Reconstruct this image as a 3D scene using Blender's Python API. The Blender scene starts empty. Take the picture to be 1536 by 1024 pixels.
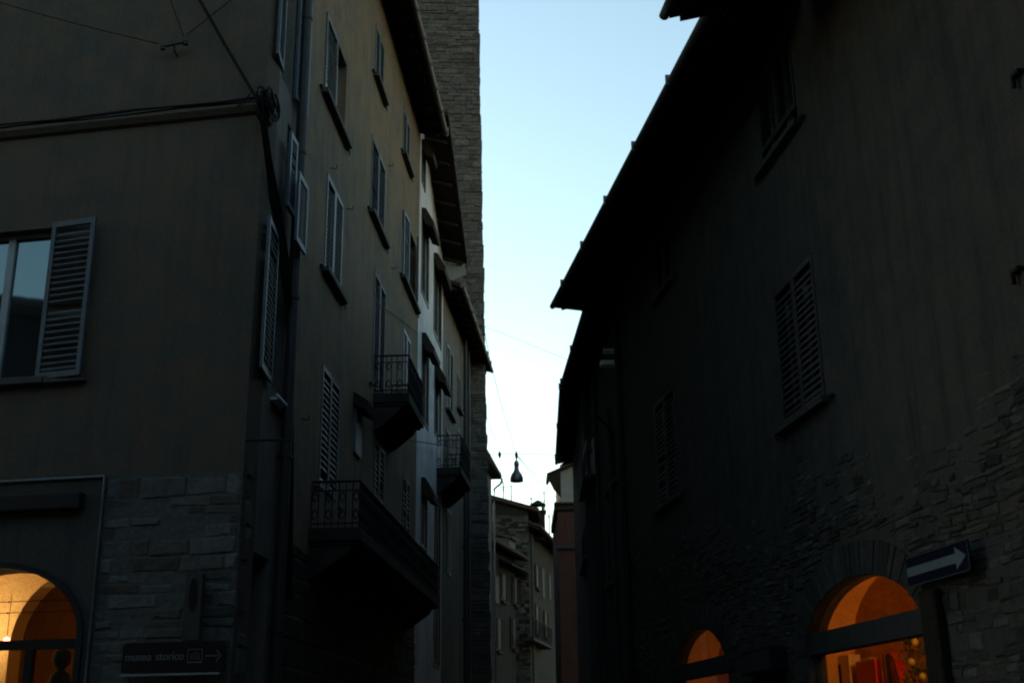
import bpy, bmesh, math, random
from mathutils import Vector, Matrix
from mathutils.geometry import tessellate_polygon
from math import radians as R, sin, cos, pi

S = bpy.context.scene
COL = S.collection

# ------------------------------------------------------------------ camera
FPX, PITCH, ROLL, EYE = 1790.0, 18.5, 0.78, 1.6
cam = bpy.data.objects.new('camera', bpy.data.cameras.new('camera'))
COL.objects.link(cam)
cam.data.sensor_width = 36.0
cam.data.lens = FPX / 1536 * 36.0
cam.data.clip_start = 0.05
cam.data.clip_end = 3000
cF = Vector((0, cos(R(PITCH)), sin(R(PITCH))))
cU0 = Vector((0, -sin(R(PITCH)), cos(R(PITCH))))
cX0 = Vector((1, 0, 0))
cU = cU0 * cos(R(ROLL)) + cX0 * sin(R(ROLL))
cX = cX0 * cos(R(ROLL)) - cU0 * sin(R(ROLL))
CO = Vector((0, 0, EYE))
cam.matrix_world = Matrix(((cX.x, cU.x, -cF.x, CO.x), (cX.y, cU.y, -cF.y, CO.y), (cX.z, cU.z, -cF.z, CO.z), (0, 0, 0, 1)))
S.camera = cam

# ------------------------------------------------------------------ world, sun, exposure
SUN_EL, SUN_ROT = 4.0, -48.0        # low sun behind the houses at the end of the street
W = bpy.data.worlds.new('World'); S.world = W; W.use_nodes = True
nt = W.node_tree; bg = nt.nodes['Background']
sky = nt.nodes.new('ShaderNodeTexSky'); sky.sky_type = 'NISHITA'; sky.sun_disc = False
sky.sun_elevation = R(SUN_EL); sky.sun_rotation = R(SUN_ROT)
sky.air_density = 1.0; sky.dust_density = 0.3; sky.ozone_density = 2.0
tint = nt.nodes.new('ShaderNodeMix'); tint.data_type = 'RGBA'; tint.blend_type = 'MULTIPLY'
tint.inputs[0].default_value = 1.0; tint.inputs[7].default_value = (1.20, 1.0, .80, 1)
nt.links.new(sky.outputs[0], tint.inputs[6]); nt.links.new(tint.outputs[2], bg.inputs[0])
bg.inputs[1].default_value = 0.10
sl = bpy.data.lights.new('sun', 'SUN'); sl.energy = 0.02; sl.angle = R(0.5); sl.color = (1, .85, .7)
so = bpy.data.objects.new('sun', sl); COL.objects.link(so)
so.rotation_euler = (R(90 - SUN_EL), 0, R(180 - SUN_ROT)); so.location = (0, 0, 40)
S.view_settings.view_transform = 'Standard'; S.view_settings.look = 'None'
S.view_settings.exposure = 3.15; S.view_settings.gamma = 1.0
S.cycles.pixel_filter_type = 'BLACKMAN_HARRIS'; S.cycles.filter_width = 2.1
S.cycles.max_bounces = 6; S.cycles.sample_clamp_indirect = 4

# ------------------------------------------------------------------ materials
def newmat(name):
    m = bpy.data.materials.new(name); m.use_nodes = True
    return m, m.node_tree.nodes, m.node_tree.links, m.node_tree.nodes['Principled BSDF']

def ramp(N, stops):
    r = N.new('ShaderNodeValToRGB'); e = r.color_ramp.elements
    while len(e) < len(stops): e.new(0.5)
    for i, (p, c) in enumerate(stops):
        e[i].position = p; e[i].color = (*c, 1) if len(c) == 3 else c
    return r

def noise(N, L, vec, scale, detail=6, rough=.6):
    n = N.new('ShaderNodeTexNoise'); n.inputs['Scale'].default_value = scale
    n.inputs['Detail'].default_value = detail; n.inputs['Roughness'].default_value = rough
    L.new(vec, n.inputs['Vector']); return n

def mixc(N, L, a, b, fac, mode='MIX'):
    m = N.new('ShaderNodeMix'); m.data_type = 'RGBA'; m.blend_type = mode
    for sock, v in ((0, fac), (6, a), (7, b)):
        if hasattr(v, 'links'): L.new(v, m.inputs[sock])
        elif sock == 0: m.inputs[0].default_value = v
        else: m.inputs[sock].default_value = (*v, 1)
    return m.outputs[2]

def plaster(name, c1, c2, c3, bump=.25, rough=.95, streak=.5):
    """aged lime plaster: patches, drips and fine grain"""
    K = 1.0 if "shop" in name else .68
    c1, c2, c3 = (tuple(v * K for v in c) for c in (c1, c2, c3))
    m, N, L, B = newmat(name)
    tc = N.new('ShaderNodeTexCoord'); v = tc.outputs['Object']
    big = noise(N, L, v, .55, 5, .62); mid = noise(N, L, v, 2.3, 8, .68); fine = noise(N, L, v, 38, 4, .7)
    mp = N.new('ShaderNodeMapping'); mp.inputs['Scale'].default_value = (3.2, 3.2, .28); L.new(v, mp.inputs[0])
    st = noise(N, L, mp.outputs[0], 1.4, 6, .7)
    r1 = ramp(N, [(.36, (0, 0, 0)), (.62, (1, 1, 1))]); L.new(big.outputs[0], r1.inputs[0])
    r2 = ramp(N, [(.42, (0, 0, 0)), (.66, (1, 1, 1))]); L.new(mid.outputs[0], r2.inputs[0])
    r3 = ramp(N, [(.48, (1, 1, 1)), (.75, (1 - streak,) * 3)]); L.new(st.outputs[0], r3.inputs[0])
    c = mixc(N, L, c1, c2, r1.outputs[0]); c = mixc(N, L, c, c3, r2.outputs[0])
    c = mixc(N, L, c, r3.outputs[0], 1.0, 'MULTIPLY')
    r4 = ramp(N, [(.3, (.72,) * 3), (.7, (1.2,) * 3)]); L.new(fine.outputs[0], r4.inputs[0])
    c = mixc(N, L, c, r4.outputs[0], 1.0, 'MULTIPLY')
    L.new(c, B.inputs['Base Color']); B.inputs['Roughness'].default_value = rough
    B.inputs['Specular IOR Level'].default_value = .15
    ad = N.new('ShaderNodeMath'); ad.operation = 'MULTIPLY_ADD'; ad.inputs[1].default_value = .35
    L.new(fine.outputs[0], ad.inputs[0]); L.new(mid.outputs[0], ad.inputs[2])
    b = N.new('ShaderNodeBump'); b.inputs['Strength'].default_value = bump; b.inputs['Distance'].default_value = .05
    L.new(ad.outputs[0], b.inputs['Height']); L.new(b.outputs[0], B.inputs['Normal'])
    return m

def stone(name, c1, c2, mort=.5):
    """rough stones; the tone of each stone comes from the mesh attribute 'tone'"""
    m, N, L, B = newmat(name)
    tc = N.new('ShaderNodeTexCoord'); v = tc.outputs['Object']
    at = N.new('ShaderNodeAttribute'); at.attribute_name = 'tone'
    n = noise(N, L, v, 9, 8, .7); n2 = noise(N, L, v, 45, 5, .7)
    c = mixc(N, L, c1, c2, at.outputs['Fac'])
    r = ramp(N, [(.3, (.55,) * 3), (.72, (1.3,) * 3)]); L.new(n.outputs[0], r.inputs[0])
    c = mixc(N, L, c, r.outputs[0], 1.0, 'MULTIPLY')
    L.new(c, B.inputs['Base Color']); B.inputs['Roughness'].default_value = .9
    B.inputs['Specular IOR Level'].default_value = .2
    ad = N.new('ShaderNodeMath'); ad.operation = 'MULTIPLY_ADD'; ad.inputs[1].default_value = .3
    L.new(n2.outputs[0], ad.inputs[0]); L.new(n.outputs[0], ad.inputs[2])
    b = N.new('ShaderNodeBump'); b.inputs['Strength'].default_value = .8; b.inputs['Distance'].default_value = .05
    L.new(ad.outputs[0], b.inputs['Height']); L.new(b.outputs[0], B.inputs['Normal'])
    return m

def simple(name, c, rough=.6, metal=0, spec=.5, var=.25, scale=6, bump=0):
    m, N, L, B = newmat(name)
    tc = N.new('ShaderNodeTexCoord'); n = noise(N, L, tc.outputs['Object'], scale, 6, .65)
    r = ramp(N, [(.3, (1 - var,) * 3), (.7, (1 + var,) * 3)]); L.new(n.outputs[0], r.inputs[0])
    L.new(mixc(N, L, c, r.outputs[0], 1.0, 'MULTIPLY'), B.inputs['Base Color'])
    B.inputs['Roughness'].default_value = rough; B.inputs['Metallic'].default_value = metal
    B.inputs['Specular IOR Level'].default_value = spec
    if bump:
        b = N.new('ShaderNodeBump'); b.inputs['Strength'].default_value = bump; b.inputs['Distance'].default_value = .01
        L.new(n.outputs[0], b.inputs['Height']); L.new(b.outputs[0], B.inputs['Normal'])
    return m

def glassmat(name, dark=(.01, .012, .014), spec=1.0):
    m, N, L, B = newmat(name)
    B.inputs['Base Color'].default_value = (*dark, 1); B.inputs['Roughness'].default_value = .03
    B.inputs['IOR'].default_value = 1.75; B.inputs['Specular Tint'].default_value = (.60, .88, 1.0, 1); B.inputs['Specular IOR Level'].default_value = spec
    tc = N.new('ShaderNodeTexCoord'); n = noise(N, L, tc.outputs['Object'], 1.6, 2, .5)
    b = N.new('ShaderNodeBump'); b.inputs['Strength'].default_value = .02; b.inputs['Distance'].default_value = .02
    L.new(n.outputs[0], b.inputs['Height']); L.new(b.outputs[0], B.inputs['Normal'])
    return m

def clearglass(name):
    m, N, L, B = newmat(name)
    N.remove(B); o = N['Material Output']
    t = N.new('ShaderNodeBsdfTransparent'); t.inputs[0].default_value = (.93, .95, .93, 1)
    g = N.new('ShaderNodeBsdfGlossy'); g.inputs['Roughness'].default_value = .02
    lw = N.new('ShaderNodeLayerWeight'); lw.inputs[0].default_value = .5
    pw = N.new('ShaderNodeMath'); pw.operation = 'POWER'; pw.inputs[1].default_value = 4; L.new(lw.outputs['Facing'], pw.inputs[0])
    f = N.new('ShaderNodeMath'); f.operation = 'MULTIPLY_ADD'; f.inputs[1].default_value = .7; f.inputs[2].default_value = .04; L.new(pw.outputs[0], f.inputs[0])
    x = N.new('ShaderNodeMixShader'); L.new(f.outputs[0], x.inputs[0]); L.new(t.outputs[0], x.inputs[1]); L.new(g.outputs[0], x.inputs[2])
    L.new(x.outputs[0], o.inputs[0]); return m

def emit(name, c, s):
    m, N, L, B = newmat(name)
    B.inputs['Emission Color'].default_value = (*c, 1); B.inputs['Emission Strength'].default_value = s
    B.inputs['Base Color'].default_value = (*c, 1); return m

M = dict(
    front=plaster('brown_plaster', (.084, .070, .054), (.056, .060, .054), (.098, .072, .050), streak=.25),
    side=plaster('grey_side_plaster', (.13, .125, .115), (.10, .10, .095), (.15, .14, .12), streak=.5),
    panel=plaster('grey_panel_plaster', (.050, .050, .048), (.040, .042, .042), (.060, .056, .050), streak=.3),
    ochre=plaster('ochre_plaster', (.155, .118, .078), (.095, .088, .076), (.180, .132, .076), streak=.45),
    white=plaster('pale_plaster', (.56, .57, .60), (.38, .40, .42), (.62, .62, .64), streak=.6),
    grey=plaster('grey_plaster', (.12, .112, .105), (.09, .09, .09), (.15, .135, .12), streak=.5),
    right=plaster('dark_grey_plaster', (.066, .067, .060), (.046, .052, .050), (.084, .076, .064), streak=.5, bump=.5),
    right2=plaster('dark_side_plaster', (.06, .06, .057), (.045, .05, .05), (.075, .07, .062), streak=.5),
    red=plaster('red_plaster', (.13, .055, .042), (.10, .05, .042), (.15, .065, .05), streak=.4),
    pale2=plaster('far_grey_plaster', (.26, .27, .26), (.22, .24, .24), (.30, .29, .27), streak=.4),
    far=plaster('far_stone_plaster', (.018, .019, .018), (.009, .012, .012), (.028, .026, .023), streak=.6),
    room=plaster('shop_ceiling_plaster', (.80, .60, .34), (.78, .57, .31), (.82, .63, .38), bump=.05, streak=.05),
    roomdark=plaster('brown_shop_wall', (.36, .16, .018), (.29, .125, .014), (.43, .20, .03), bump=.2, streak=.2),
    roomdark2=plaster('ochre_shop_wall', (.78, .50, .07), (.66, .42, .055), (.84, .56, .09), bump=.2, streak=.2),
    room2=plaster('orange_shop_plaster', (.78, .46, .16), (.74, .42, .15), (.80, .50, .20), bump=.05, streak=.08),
    stoneL=stone('grey_limestone', (.040, .038, .034), (.085, .094, .092)),
    stoneR=stone('dark_rubble_stone', (.022, .021, .018), (.076, .076, .068)),
    stoneT=stone('tower_stone', (.042, .040, .037), (.088, .086, .082)),
    mortar=simple('mortar', (.050, .052, .050), .95, spec=.1, var=.4, scale=14, bump=.5),
    mortarT=simple('tower_mortar', (.048, .05, .05), .95, spec=.1, var=.4, scale=8, bump=.5),
    darkstone=simple('shade_dark_stone', (.02, .02, .019), .9, spec=.1, var=.5, scale=3, bump=.6),  # near black: shade below the balcony is put into the stone colour
    tile=simple('roof_tile', (.045, .032, .028), .9, spec=.15, var=.5, scale=9, bump=.3),
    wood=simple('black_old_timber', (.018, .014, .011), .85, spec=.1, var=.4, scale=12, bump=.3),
    blue=simple('blue_grey_shutter_paint', (.024, .038, .056), .5, var=.2, spec=.35, scale=9),
    bluedk=simple('dark_blue_shutter_paint', (.034, .046, .056), .5, var=.2, spec=.4, scale=9),
    brownsh=simple('brown_shutter_paint', (.034, .034, .030), .55, var=.3, spec=.3, scale=9),
    blue_b=simple('faded_blue_grey_paint', (.030, .044, .056), .6, var=.35, spec=.3, scale=5),
    blue_c=simple('dirty_blue_grey_paint', (.024, .036, .048), .65, var=.4, spec=.25, scale=4),
    bluedk_b=simple('faded_dark_blue_paint', (.036, .044, .048), .6, var=.35, spec=.3, scale=5),
    bluedk_c=simple('dirty_dark_blue_paint', (.024, .034, .040), .65, var=.4, spec=.25, scale=4),
    brownsh_b=simple('faded_brown_paint', (.038, .036, .030), .65, var=.4, spec=.2, scale=5),
    brownsh_c=simple('dirty_brown_paint', (.026, .028, .026), .7, var=.4, spec=.2, scale=4),
    frame=simple('window_frame_paint', (.17, .19, .20), .5, var=.15, spec=.4),
    sill=simple('stone_sill', (.04, .04, .038), .9, spec=.2, var=.3, scale=12, bump=.3),
    white_bright=simple('brightened_white', (.80, .84, .84), .5, var=.1, spec=.5),  # light put into the colour: shelves and sky glimpse under the dark eave
    sillw=simple('pale_sill', (.42, .46, .47), .6, spec=.4, var=.2, scale=12),
    iron=simple('black_iron', (.007, .007, .008), .7, spec=.15, var=.3),
    zinc=simple('weathered_pipe', (.014, .016, .018), .7, spec=.25, var=.3),
    zinclt=simple('grey_conduit', (.055, .072, .08), .5, metal=.2, var=.25),
    cable=simple('black_cable', (.004, .004, .0045), .8, spec=.08, var=.2),
    copper=simple('gutter_metal', (.075, .07, .066), .6, metal=.2, var=.3),
    glass=glassmat('window_glass'),
    clear=clearglass('shop_glass'),
    curtain=simple('grey_curtain', (.03, .035, .035), .9, var=.3, scale=3),
    signbrown=simple('dark_brown_sign', (.006, .005, .0045), .7, var=.1, spec=.1),
    signtext=simple('sign_lettering', (.055, .06, .06), .6, var=.15, scale=40),
    signedge=simple('sign_rail', (.13, .15, .15), .5, metal=.3, var=.2),
    signblue=simple('blue_sign_face', (.005, .007, .016), .9, var=.1, spec=.05),
    signwhite=simple('worn_white_sign', (.075, .10, .12), .6, var=.15),
    enamel=simple('lamp_enamel', (.10, .10, .12), .4, metal=.4, var=.2),
    lens=simple('lamp_lens', (.25, .25, .26), .3, var=.1),
    bulb=emit('warm_bulb', (1.0, .72, .38), 14), redbulb=emit('red_lit_bulb', (1.0, .12, .06), 3), hot=emit('pink_hot_bulb', (1.0, .62, .50), 14),
    cream=simple('cream_board', (.80, .62, .40), .7, var=.12, scale=5),
    redbox=simple('red_glossy_card', (.70, .030, .018), .35, var=.15, scale=12),
    orangebox=simple('orange_card', (.62, .20, .04), .5, var=.2, scale=12),
    greenbox=simple('green_card', (.06, .12, .04), .6, var=.2, scale=12),
    black=simple('matt_black', (.01, .01, .01), .8, var=.2),
    leaf=simple('dusty_green_leaf', (.10, .12, .03), .7, var=.4, scale=14),
    yellow=simple('yellow_fruit', (.30, .24, .03), .5, var=.3, scale=14),
    floor=simple('shop_floor', (.20, .12, .07), .6, var=.3),
    paving=simple('stone_paving', (.07, .068, .062), .8, spec=.3, var=.4, scale=3, bump=.4),
    earth=simple('ground', (.06, .055, .048), .9, spec=.2, var=.3, scale=1, bump=.3),
)

# ------------------------------------------------------------------ frames and mesh building
class Fac:
    """a facade: x = along the wall, out = distance in front of it, z = up"""
    def __init__(s, x, y, az, side):
        a = R(az); s.d = Vector((sin(a), cos(a), 0)); s.n = Vector((cos(a), -sin(a), 0)); s.o = Vector((x, y, 0)); s.s = side
        yv = -s.n
        s.M = Matrix(((s.d.x, yv.x, 0, x), (s.d.y, yv.y, 0, y), (0, 0, 1, 0), (0, 0, 0, 1)))
    def L(s, u, out, z): return Vector((u, s.s * out, z))
    def W(s, u, out, z): return s.M @ s.L(u, out, z)
    def at(s, x, y, out=0.0):
        r = cF * FPX + cX * (x - 768) + cU * (512 - y)
        nn = -s.n * s.s
        t = (s.o + nn * out - CO).dot(nn) / r.dot(nn); q = CO + r * t
        return (q - s.o).dot(s.d), q.z
    def ux(s, x, z, out=0.0):      # u where height z crosses picture column x
        lo, hi = -30.0, 80.0
        def f(u):
            d = s.W(u, out, z) - CO; dep = d.dot(cF)
            return 768 + FPX * d.dot(cX) / dep if dep > .2 else None
        best = None
        for i in range(1101):
            u = lo + i * .1; v = f(u)
            if v is None: continue
            if best is None or abs(v - x) < best[0]: best = (abs(v - x), u)
        b = best[1]
        for st in (.02, .004):
            b = min((b + st * k for k in range(-6, 7)), key=lambda q: abs((f(q) or 1e9) - x))
        return b
IDF = Fac(0, 0, 0, 1); IDF.M = Matrix.Identity(4)
IDF.L = lambda u, o, z: Vector((u, o, z)); IDF.W = IDF.L
def plain(x, y, rz=0):
    f = Fac(0, 0, 0, 1); f.M = Matrix.Translation((x, y, 0)) @ Matrix.Rotation(rz, 4, 'Z')
    f.L = lambda u, o, z: Vector((u, o, z)); f.W = lambda u, o, z: f.M @ Vector((u, o, z)); return f
def unproj(x, y, Y):
    r = cF * FPX + cX * (x - 768) + cU * (512 - y); return CO + r * (Y / r.y)

WM = {}
class MB:
    def __init__(s, f=IDF): s.v = []; s.f = []; s.t = []; s.F = f
    def add(s, vs, fs, tone=.5):
        n = len(s.v); s.v += [s.F.L(*p) for p in vs]; s.f += [tuple(i + n for i in f) for f in fs]; s.t += [tone] * len(vs); return s
    def box(s, u0, u1, o0, o1, z0, z1, tone=.5):
        return s.add([(u0, o0, z0), (u1, o0, z0), (u1, o1, z0), (u0, o1, z0), (u0, o0, z1), (u1, o0, z1), (u1, o1, z1), (u0, o1, z1)],
                     [(0, 1, 2, 3), (4, 5, 6, 7), (0, 1, 5, 4), (1, 2, 6, 5), (2, 3, 7, 6), (3, 0, 4, 7)], tone)
    def hexa(s, p, tone=.5):
        return s.add(p, [(0, 1, 2, 3), (4, 5, 6, 7), (0, 1, 5, 4), (1, 2, 6, 5), (2, 3, 7, 6), (3, 0, 4, 7)], tone)
    def prism(s, poly, o0, o1):     # polygon in (u,z) extruded along out
        n = len(poly)
        return s.add([(u, o0, z) for u, z in poly] + [(u, o1, z) for u, z in poly],
                     [tuple(range(n)), tuple(range(n, 2 * n))] + [(i, (i + 1) % n, n + (i + 1) % n, n + i) for i in range(n)])
    def prismu(s, poly, u0, u1):    # polygon in (out,z) extruded along u
        n = len(poly)
        return s.add([(u0, o, z) for o, z in poly] + [(u1, o, z) for o, z in poly],
                     [tuple(range(n)), tuple(range(n, 2 * n))] + [(i, (i + 1) % n, n + (i + 1) % n, n + i) for i in range(n)])
    def holed(s, outer, holes, o0, o1):
        """slab with openings: split into columns at every corner, so windows never tear the wall"""
        def span(lp, u):
            zs = []
            for (a, b), (c, d) in zip(lp, lp[1:] + lp[:1]):
                if abs(a - c) > 1e-7 and min(a, c) <= u <= max(a, c): zs.append(b + (d - b) * (u - a) / (c - a))
            return (min(zs), max(zs)) if zs else None
        loops = [outer] + holes; us = sorted({round(p[0], 4) for lp in loops for p in lp})
        lo, hi = min(p[0] for p in outer), max(p[0] for p in outer); us = [u for u in us if lo - 1e-4 <= u <= hi + 1e-4]
        for a, c in zip(us, us[1:]):
            if c - a < 2e-4: continue
            e = (c - a) * .01; m = (a + c) / 2
            def lin(lp):
                p, q = span(lp, a + e), span(lp, c - e)
                return (p[0], q[0], p[1], q[1]) if p and q else None
            ou = lin(outer)
            if not ou: continue
            hs = sorted([h for h in (lin(h) for h in holes if min(p[0] for p in h) <= m <= max(p[0] for p in h)) if h])
            z0 = (ou[0], ou[1]); strips = []
            for h in hs:
                if h[0] + h[1] > z0[0] + z0[1] + 1e-5: strips.append((z0[0], z0[1], h[0], h[1]))
                if h[2] + h[3] > z0[0] + z0[1]: z0 = (h[2], h[3])
            strips.append((z0[0], z0[1], ou[2], ou[3]))
            for (p, q, r, t) in strips:
                s.hexa([(a, o0, p), (c, o0, q), (c, o1, q), (a, o1, p), (a, o0, r), (c, o0, t), (c, o1, t), (a, o1, r)])
        return s
    def tube(s, pts, r, seg=8):
        pts = [Vector(p) for p in pts]; n = len(s.v); rings = []
        for i, p in enumerate(pts):
            d = (pts[min(i + 1, len(pts) - 1)] - pts[max(i - 1, 0)]).normalized()
            a = d.cross(Vector((0, 0, 1)))
            if a.length < .05: a = d.cross(Vector((0, 1, 0)))
            a.normalize(); b = d.cross(a); rr = r[i] if isinstance(r, (list, tuple)) else r
            rings.append([tuple(p + a * rr * cos(2 * pi * k / seg) + b * rr * sin(2 * pi * k / seg)) for k in range(seg)])
        vs = [q for g in rings for q in g]; fs = []
        for i in range(len(rings) - 1):
            for k in range(seg): fs.append((i * seg + k, i * seg + (k + 1) % seg, (i + 1) * seg + (k + 1) % seg, (i + 1) * seg + k))
        fs += [tuple(range(seg)), tuple(range((len(rings) - 1) * seg, len(rings) * seg))]
        return s.add(vs, fs)
    def lathe(s, prof, c, seg=24):
        vs = [(c[0] + r * cos(2 * pi * k / seg), c[1] + r * sin(2 * pi * k / seg), c[2] + z) for r, z in prof for k in range(seg)]; fs = []
        for i in range(len(prof) - 1):
            for k in range(seg): fs.append((i * seg + k, i * seg + (k + 1) % seg, (i + 1) * seg + (k + 1) % seg, (i + 1) * seg + k))
        fs += [tuple(range(seg)), tuple(range((len(prof) - 1) * seg, len(prof) * seg))]
        return s.add(vs, fs)
    def build(s, name, mat, parent=None, smooth=False, label=None, bevel=0, weld=False):
        me = bpy.data.meshes.new(name); me.from_pydata([tuple(v) for v in s.v], [], s.f)
        at = me.attributes.new('tone', 'FLOAT', 'POINT')
        for i, t in enumerate(s.t): at.data[i].value = t
        b = bmesh.new(); b.from_mesh(me)
        if weld:
            bmesh.ops.remove_doubles(b, verts=b.verts, dist=1e-4); b.verts.index_update(); seen = {}
            for fc_ in b.faces: seen.setdefault(frozenset(v.index for v in fc_.verts), []).append(fc_)
            bmesh.ops.delete(b, geom=[q for l in seen.values() if len(l) > 1 for q in l], context='FACES_ONLY')
        bmesh.ops.recalc_face_normals(b, faces=b.faces); b.to_mesh(me); b.free()
        if smooth: me.polygons.foreach_set('use_smooth', [True] * len(me.polygons))
        me.materials.append(M[mat]); o = bpy.data.objects.new(name, me); COL.objects.link(o)
        WM[o.name] = s.F.M.copy()
        if parent:
            o.parent = parent; o.matrix_local = WM[parent.name].inverted() @ s.F.M
        else: o.matrix_world = s.F.M
        if label: o['label'] = label
        if bevel:
            m = o.modifiers.new('bevel', 'BEVEL'); m.width = bevel; m.segments = 2; m.limit_method = 'ANGLE'
        return o

def tag(o, label, cat, group=None):
    o['label'] = label; o['category'] = cat
    if group: o['group'] = group
    return o
def thing(name, mtx, label, cat, group=None):
    o = bpy.data.objects.new(name, None); COL.objects.link(o); o.matrix_world = mtx; o.empty_display_size = .3
    WM[o.name] = mtx.copy(); return tag(o, label, cat, group)

# ------------------------------------------------------------------ building parts
SHN = [0]
def shutter(f, hinge, w, z0, z1, out, ang=0.0, mat='blue', parent=None, step=.07, sgn=1, th=.035):
    """louvred leaf: hinge at u=hinge, running sgn*w along the wall, swung out by ang"""
    b = MB(f); ca, sa = cos(ang), sin(ang)
    def P(t, q, z): return (hinge + sgn * (t * ca) - sgn * q * sa * 0, out + t * sa + q, z)
    def bx(t0, t1, q0, q1, za, zb):
        b.hexa([P(t0, q0, za), P(t1, q0, za), P(t1, q1, za), P(t0, q1, za), P(t0, q0, zb), P(t1, q0, zb), P(t1, q1, zb), P(t0, q1, zb)])
    s = min(.055, w * .16)
    bx(0, s, 0, th, z0, z1); bx(w - s, w, 0, th, z0, z1)
    rails = [z0, z1 - .07]
    if z1 - z0 > 2.2: rails.append(z0 + (z1 - z0) * .45)
    for z in rails: bx(s, w - s, 0.002, th - .002, z, z + .07)
    rs = random.Random(int((hinge * 7 + z0 * 13 + w * 31) * 100)); n = int((z1 - z0 - .16) / step); tilt = rs.uniform(.42, .68)
    for i in range(n):
        if rs.random() < .025: continue
        z = z0 + .09 + i * step + rs.uniform(-.003, .003); h = step * (tilt + rs.uniform(-.06, .06))
        b.hexa([P(s, th - .004, z), P(w - s, th - .004, z), P(w - s, 0.004, z + h), P(s, 0.004, z + h),
                P(s, th - .004, z + .009), P(w - s, th - .004, z + .009), P(w - s, 0.004, z + h + .009), P(s, 0.004, z + h + .009)])
    SHN[0] += 1
    if mat in ('blue', 'bluedk', 'brownsh'): mat = mat + ('', '_b', '_c')[random.Random(SHN[0] * 7 + int(abs(hinge) * 90)).randrange(3)]
    return b.build('shutter', mat, parent)

def window(f, root, u0, u1, z0, z1, kind='closed', mat='blue', sill='sill', out=.0, step=.07, hooks=True, hood=False, wl=None, wr=None, ang=(.10, .10), label=None):
    """returns the hole it needs in the wall"""
    rec = -.16; w = u1 - u0; mid = (u0 + u1) / 2
    b = MB(f); fw = .045
    b.box(u0, u0 + fw, rec - .04, rec + .02, z0, z1); b.box(u1 - fw, u1, rec - .04, rec + .02, z0, z1)
    b.box(u0 + fw, u1 - fw, rec - .04, rec + .02, z0, z0 + fw); b.box(u0 + fw, u1 - fw, rec - .04, rec + .02, z1 - fw, z1)
    b.box(mid - .045, mid + .045, rec - .038, rec + .025, z0 + fw, z1 - fw)
    win = b.build('window', 'frame', root, label=label)
    for a, c in ((u0 + fw, mid - .045), (mid + .045, u1 - fw)):
        MB(f).box(a, c, rec - .02, rec - .01, z0 + fw, z1 - fw).build('pane', 'glass', win)
    if sill: MB(f).box(u0 - .12, u1 + .12, .001, .11, z0 - .09, z0 - .012).build('sill', sill, win, bevel=.006)
    if kind in ('closed', 'half'):
        o = -.02 if kind == 'closed' else -.01
        shutter(f, u0 + .004, w / 2 - .008, z0 + .01, z1 - .01, o + out, 0.0 if kind == 'closed' else .5, mat, win, step)
        shutter(f, u1 - .004, w / 2 - .008, z0 + .01, z1 - .01, o + out, 0.0 if kind == 'closed' else .12, mat, win, step, -1)
    if kind == 'left': shutter(f, u0 + .004, w / 2 - .008, z0 + .01, z1 - .01, -.01 + out, 0.0, mat, win, step)
    if kind == 'sides':
        shutter(f, u0 + .004, w * .3, z0 + .01, z1 - .01, .01 + out, .05, mat, win, step); shutter(f, u1 - .004, w * .3, z0 + .01, z1 - .01, .01 + out, .16, mat, win, step, -1)
    if kind == 'raised':
        shutter(f, u0 + .004, w / 2 - .008, z0 + .22, z1 - .01, -.02, 0, mat, win, step); shutter(f, u1 - .004, w / 2 - .008, z0 + .22, z1 - .01, -.02, 0, mat, win, step, -1)
    if kind == 'open':
        if wl != 0: shutter(f, u0 - .02, wl or w / 2, z0 - .02, z1 + .02, .03 + out, ang[0], mat, win, step, -1)
        if wr != 0: shutter(f, u1 + .02, wr or w / 2, z0 - .02, z1 + .02, .03 + out, ang[1], mat, win, step, 1)
    if hooks:
        for u in (u0 - .2, u1 + .2):
            MB(f).box(u - .05, u + .05, .0, .05, z0 - .06, z0 - .04).box(u - .05 if u < mid else u + .03, u - .03 if u < mid else u + .05, .03, .05, z0 - .13, z0 - .06).build('shutter_hook', 'iron', win)
    if hood:
        MB(f).prismu([(0.001, z1 + .10), (.10, z1 + .08), (.30, z1 - .30), (.28, z1 - .42), (.10, z1 - .34), (.001, z1 - .1)], u0 - .04, u0 + (u1 - u0) * .9).build('hood', 'wood', win)
    return [(u0, z0), (u1, z0), (u1, z1), (u0, z1)]

def railing(b, pts, z0, z1, step=.11, r=.008, fancy=True):
    """iron railing along a list of (u,out) points"""
    for (a, c) in zip(pts, pts[1:]):
        va, vc = Vector(a), Vector(c); n = max(2, int((vc - va).length / step))
        for zz, rr in ((z1, .018), (z0 + .06, .012), (z1 - .12, .009)):
            b.tube([(*va, zz), (*vc, zz)], rr, 6)
        for i in range(n + 1):
            p = va + (vc - va) * i / n
            b.tube([(*p, z0), (*p, z1)], r, 5)
            if fancy and i < n and i % 2 == 0:
                q = va + (vc - va) * (i + 1) / n; m = (p + q) / 2
                for zc in (z1 - .2, z0 + .18):
                    b.tube([(*p, zc), (*m, zc + .07), (*q, zc), (*m, zc - .07), (*p, zc)], .014, 5)
    return b

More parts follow.
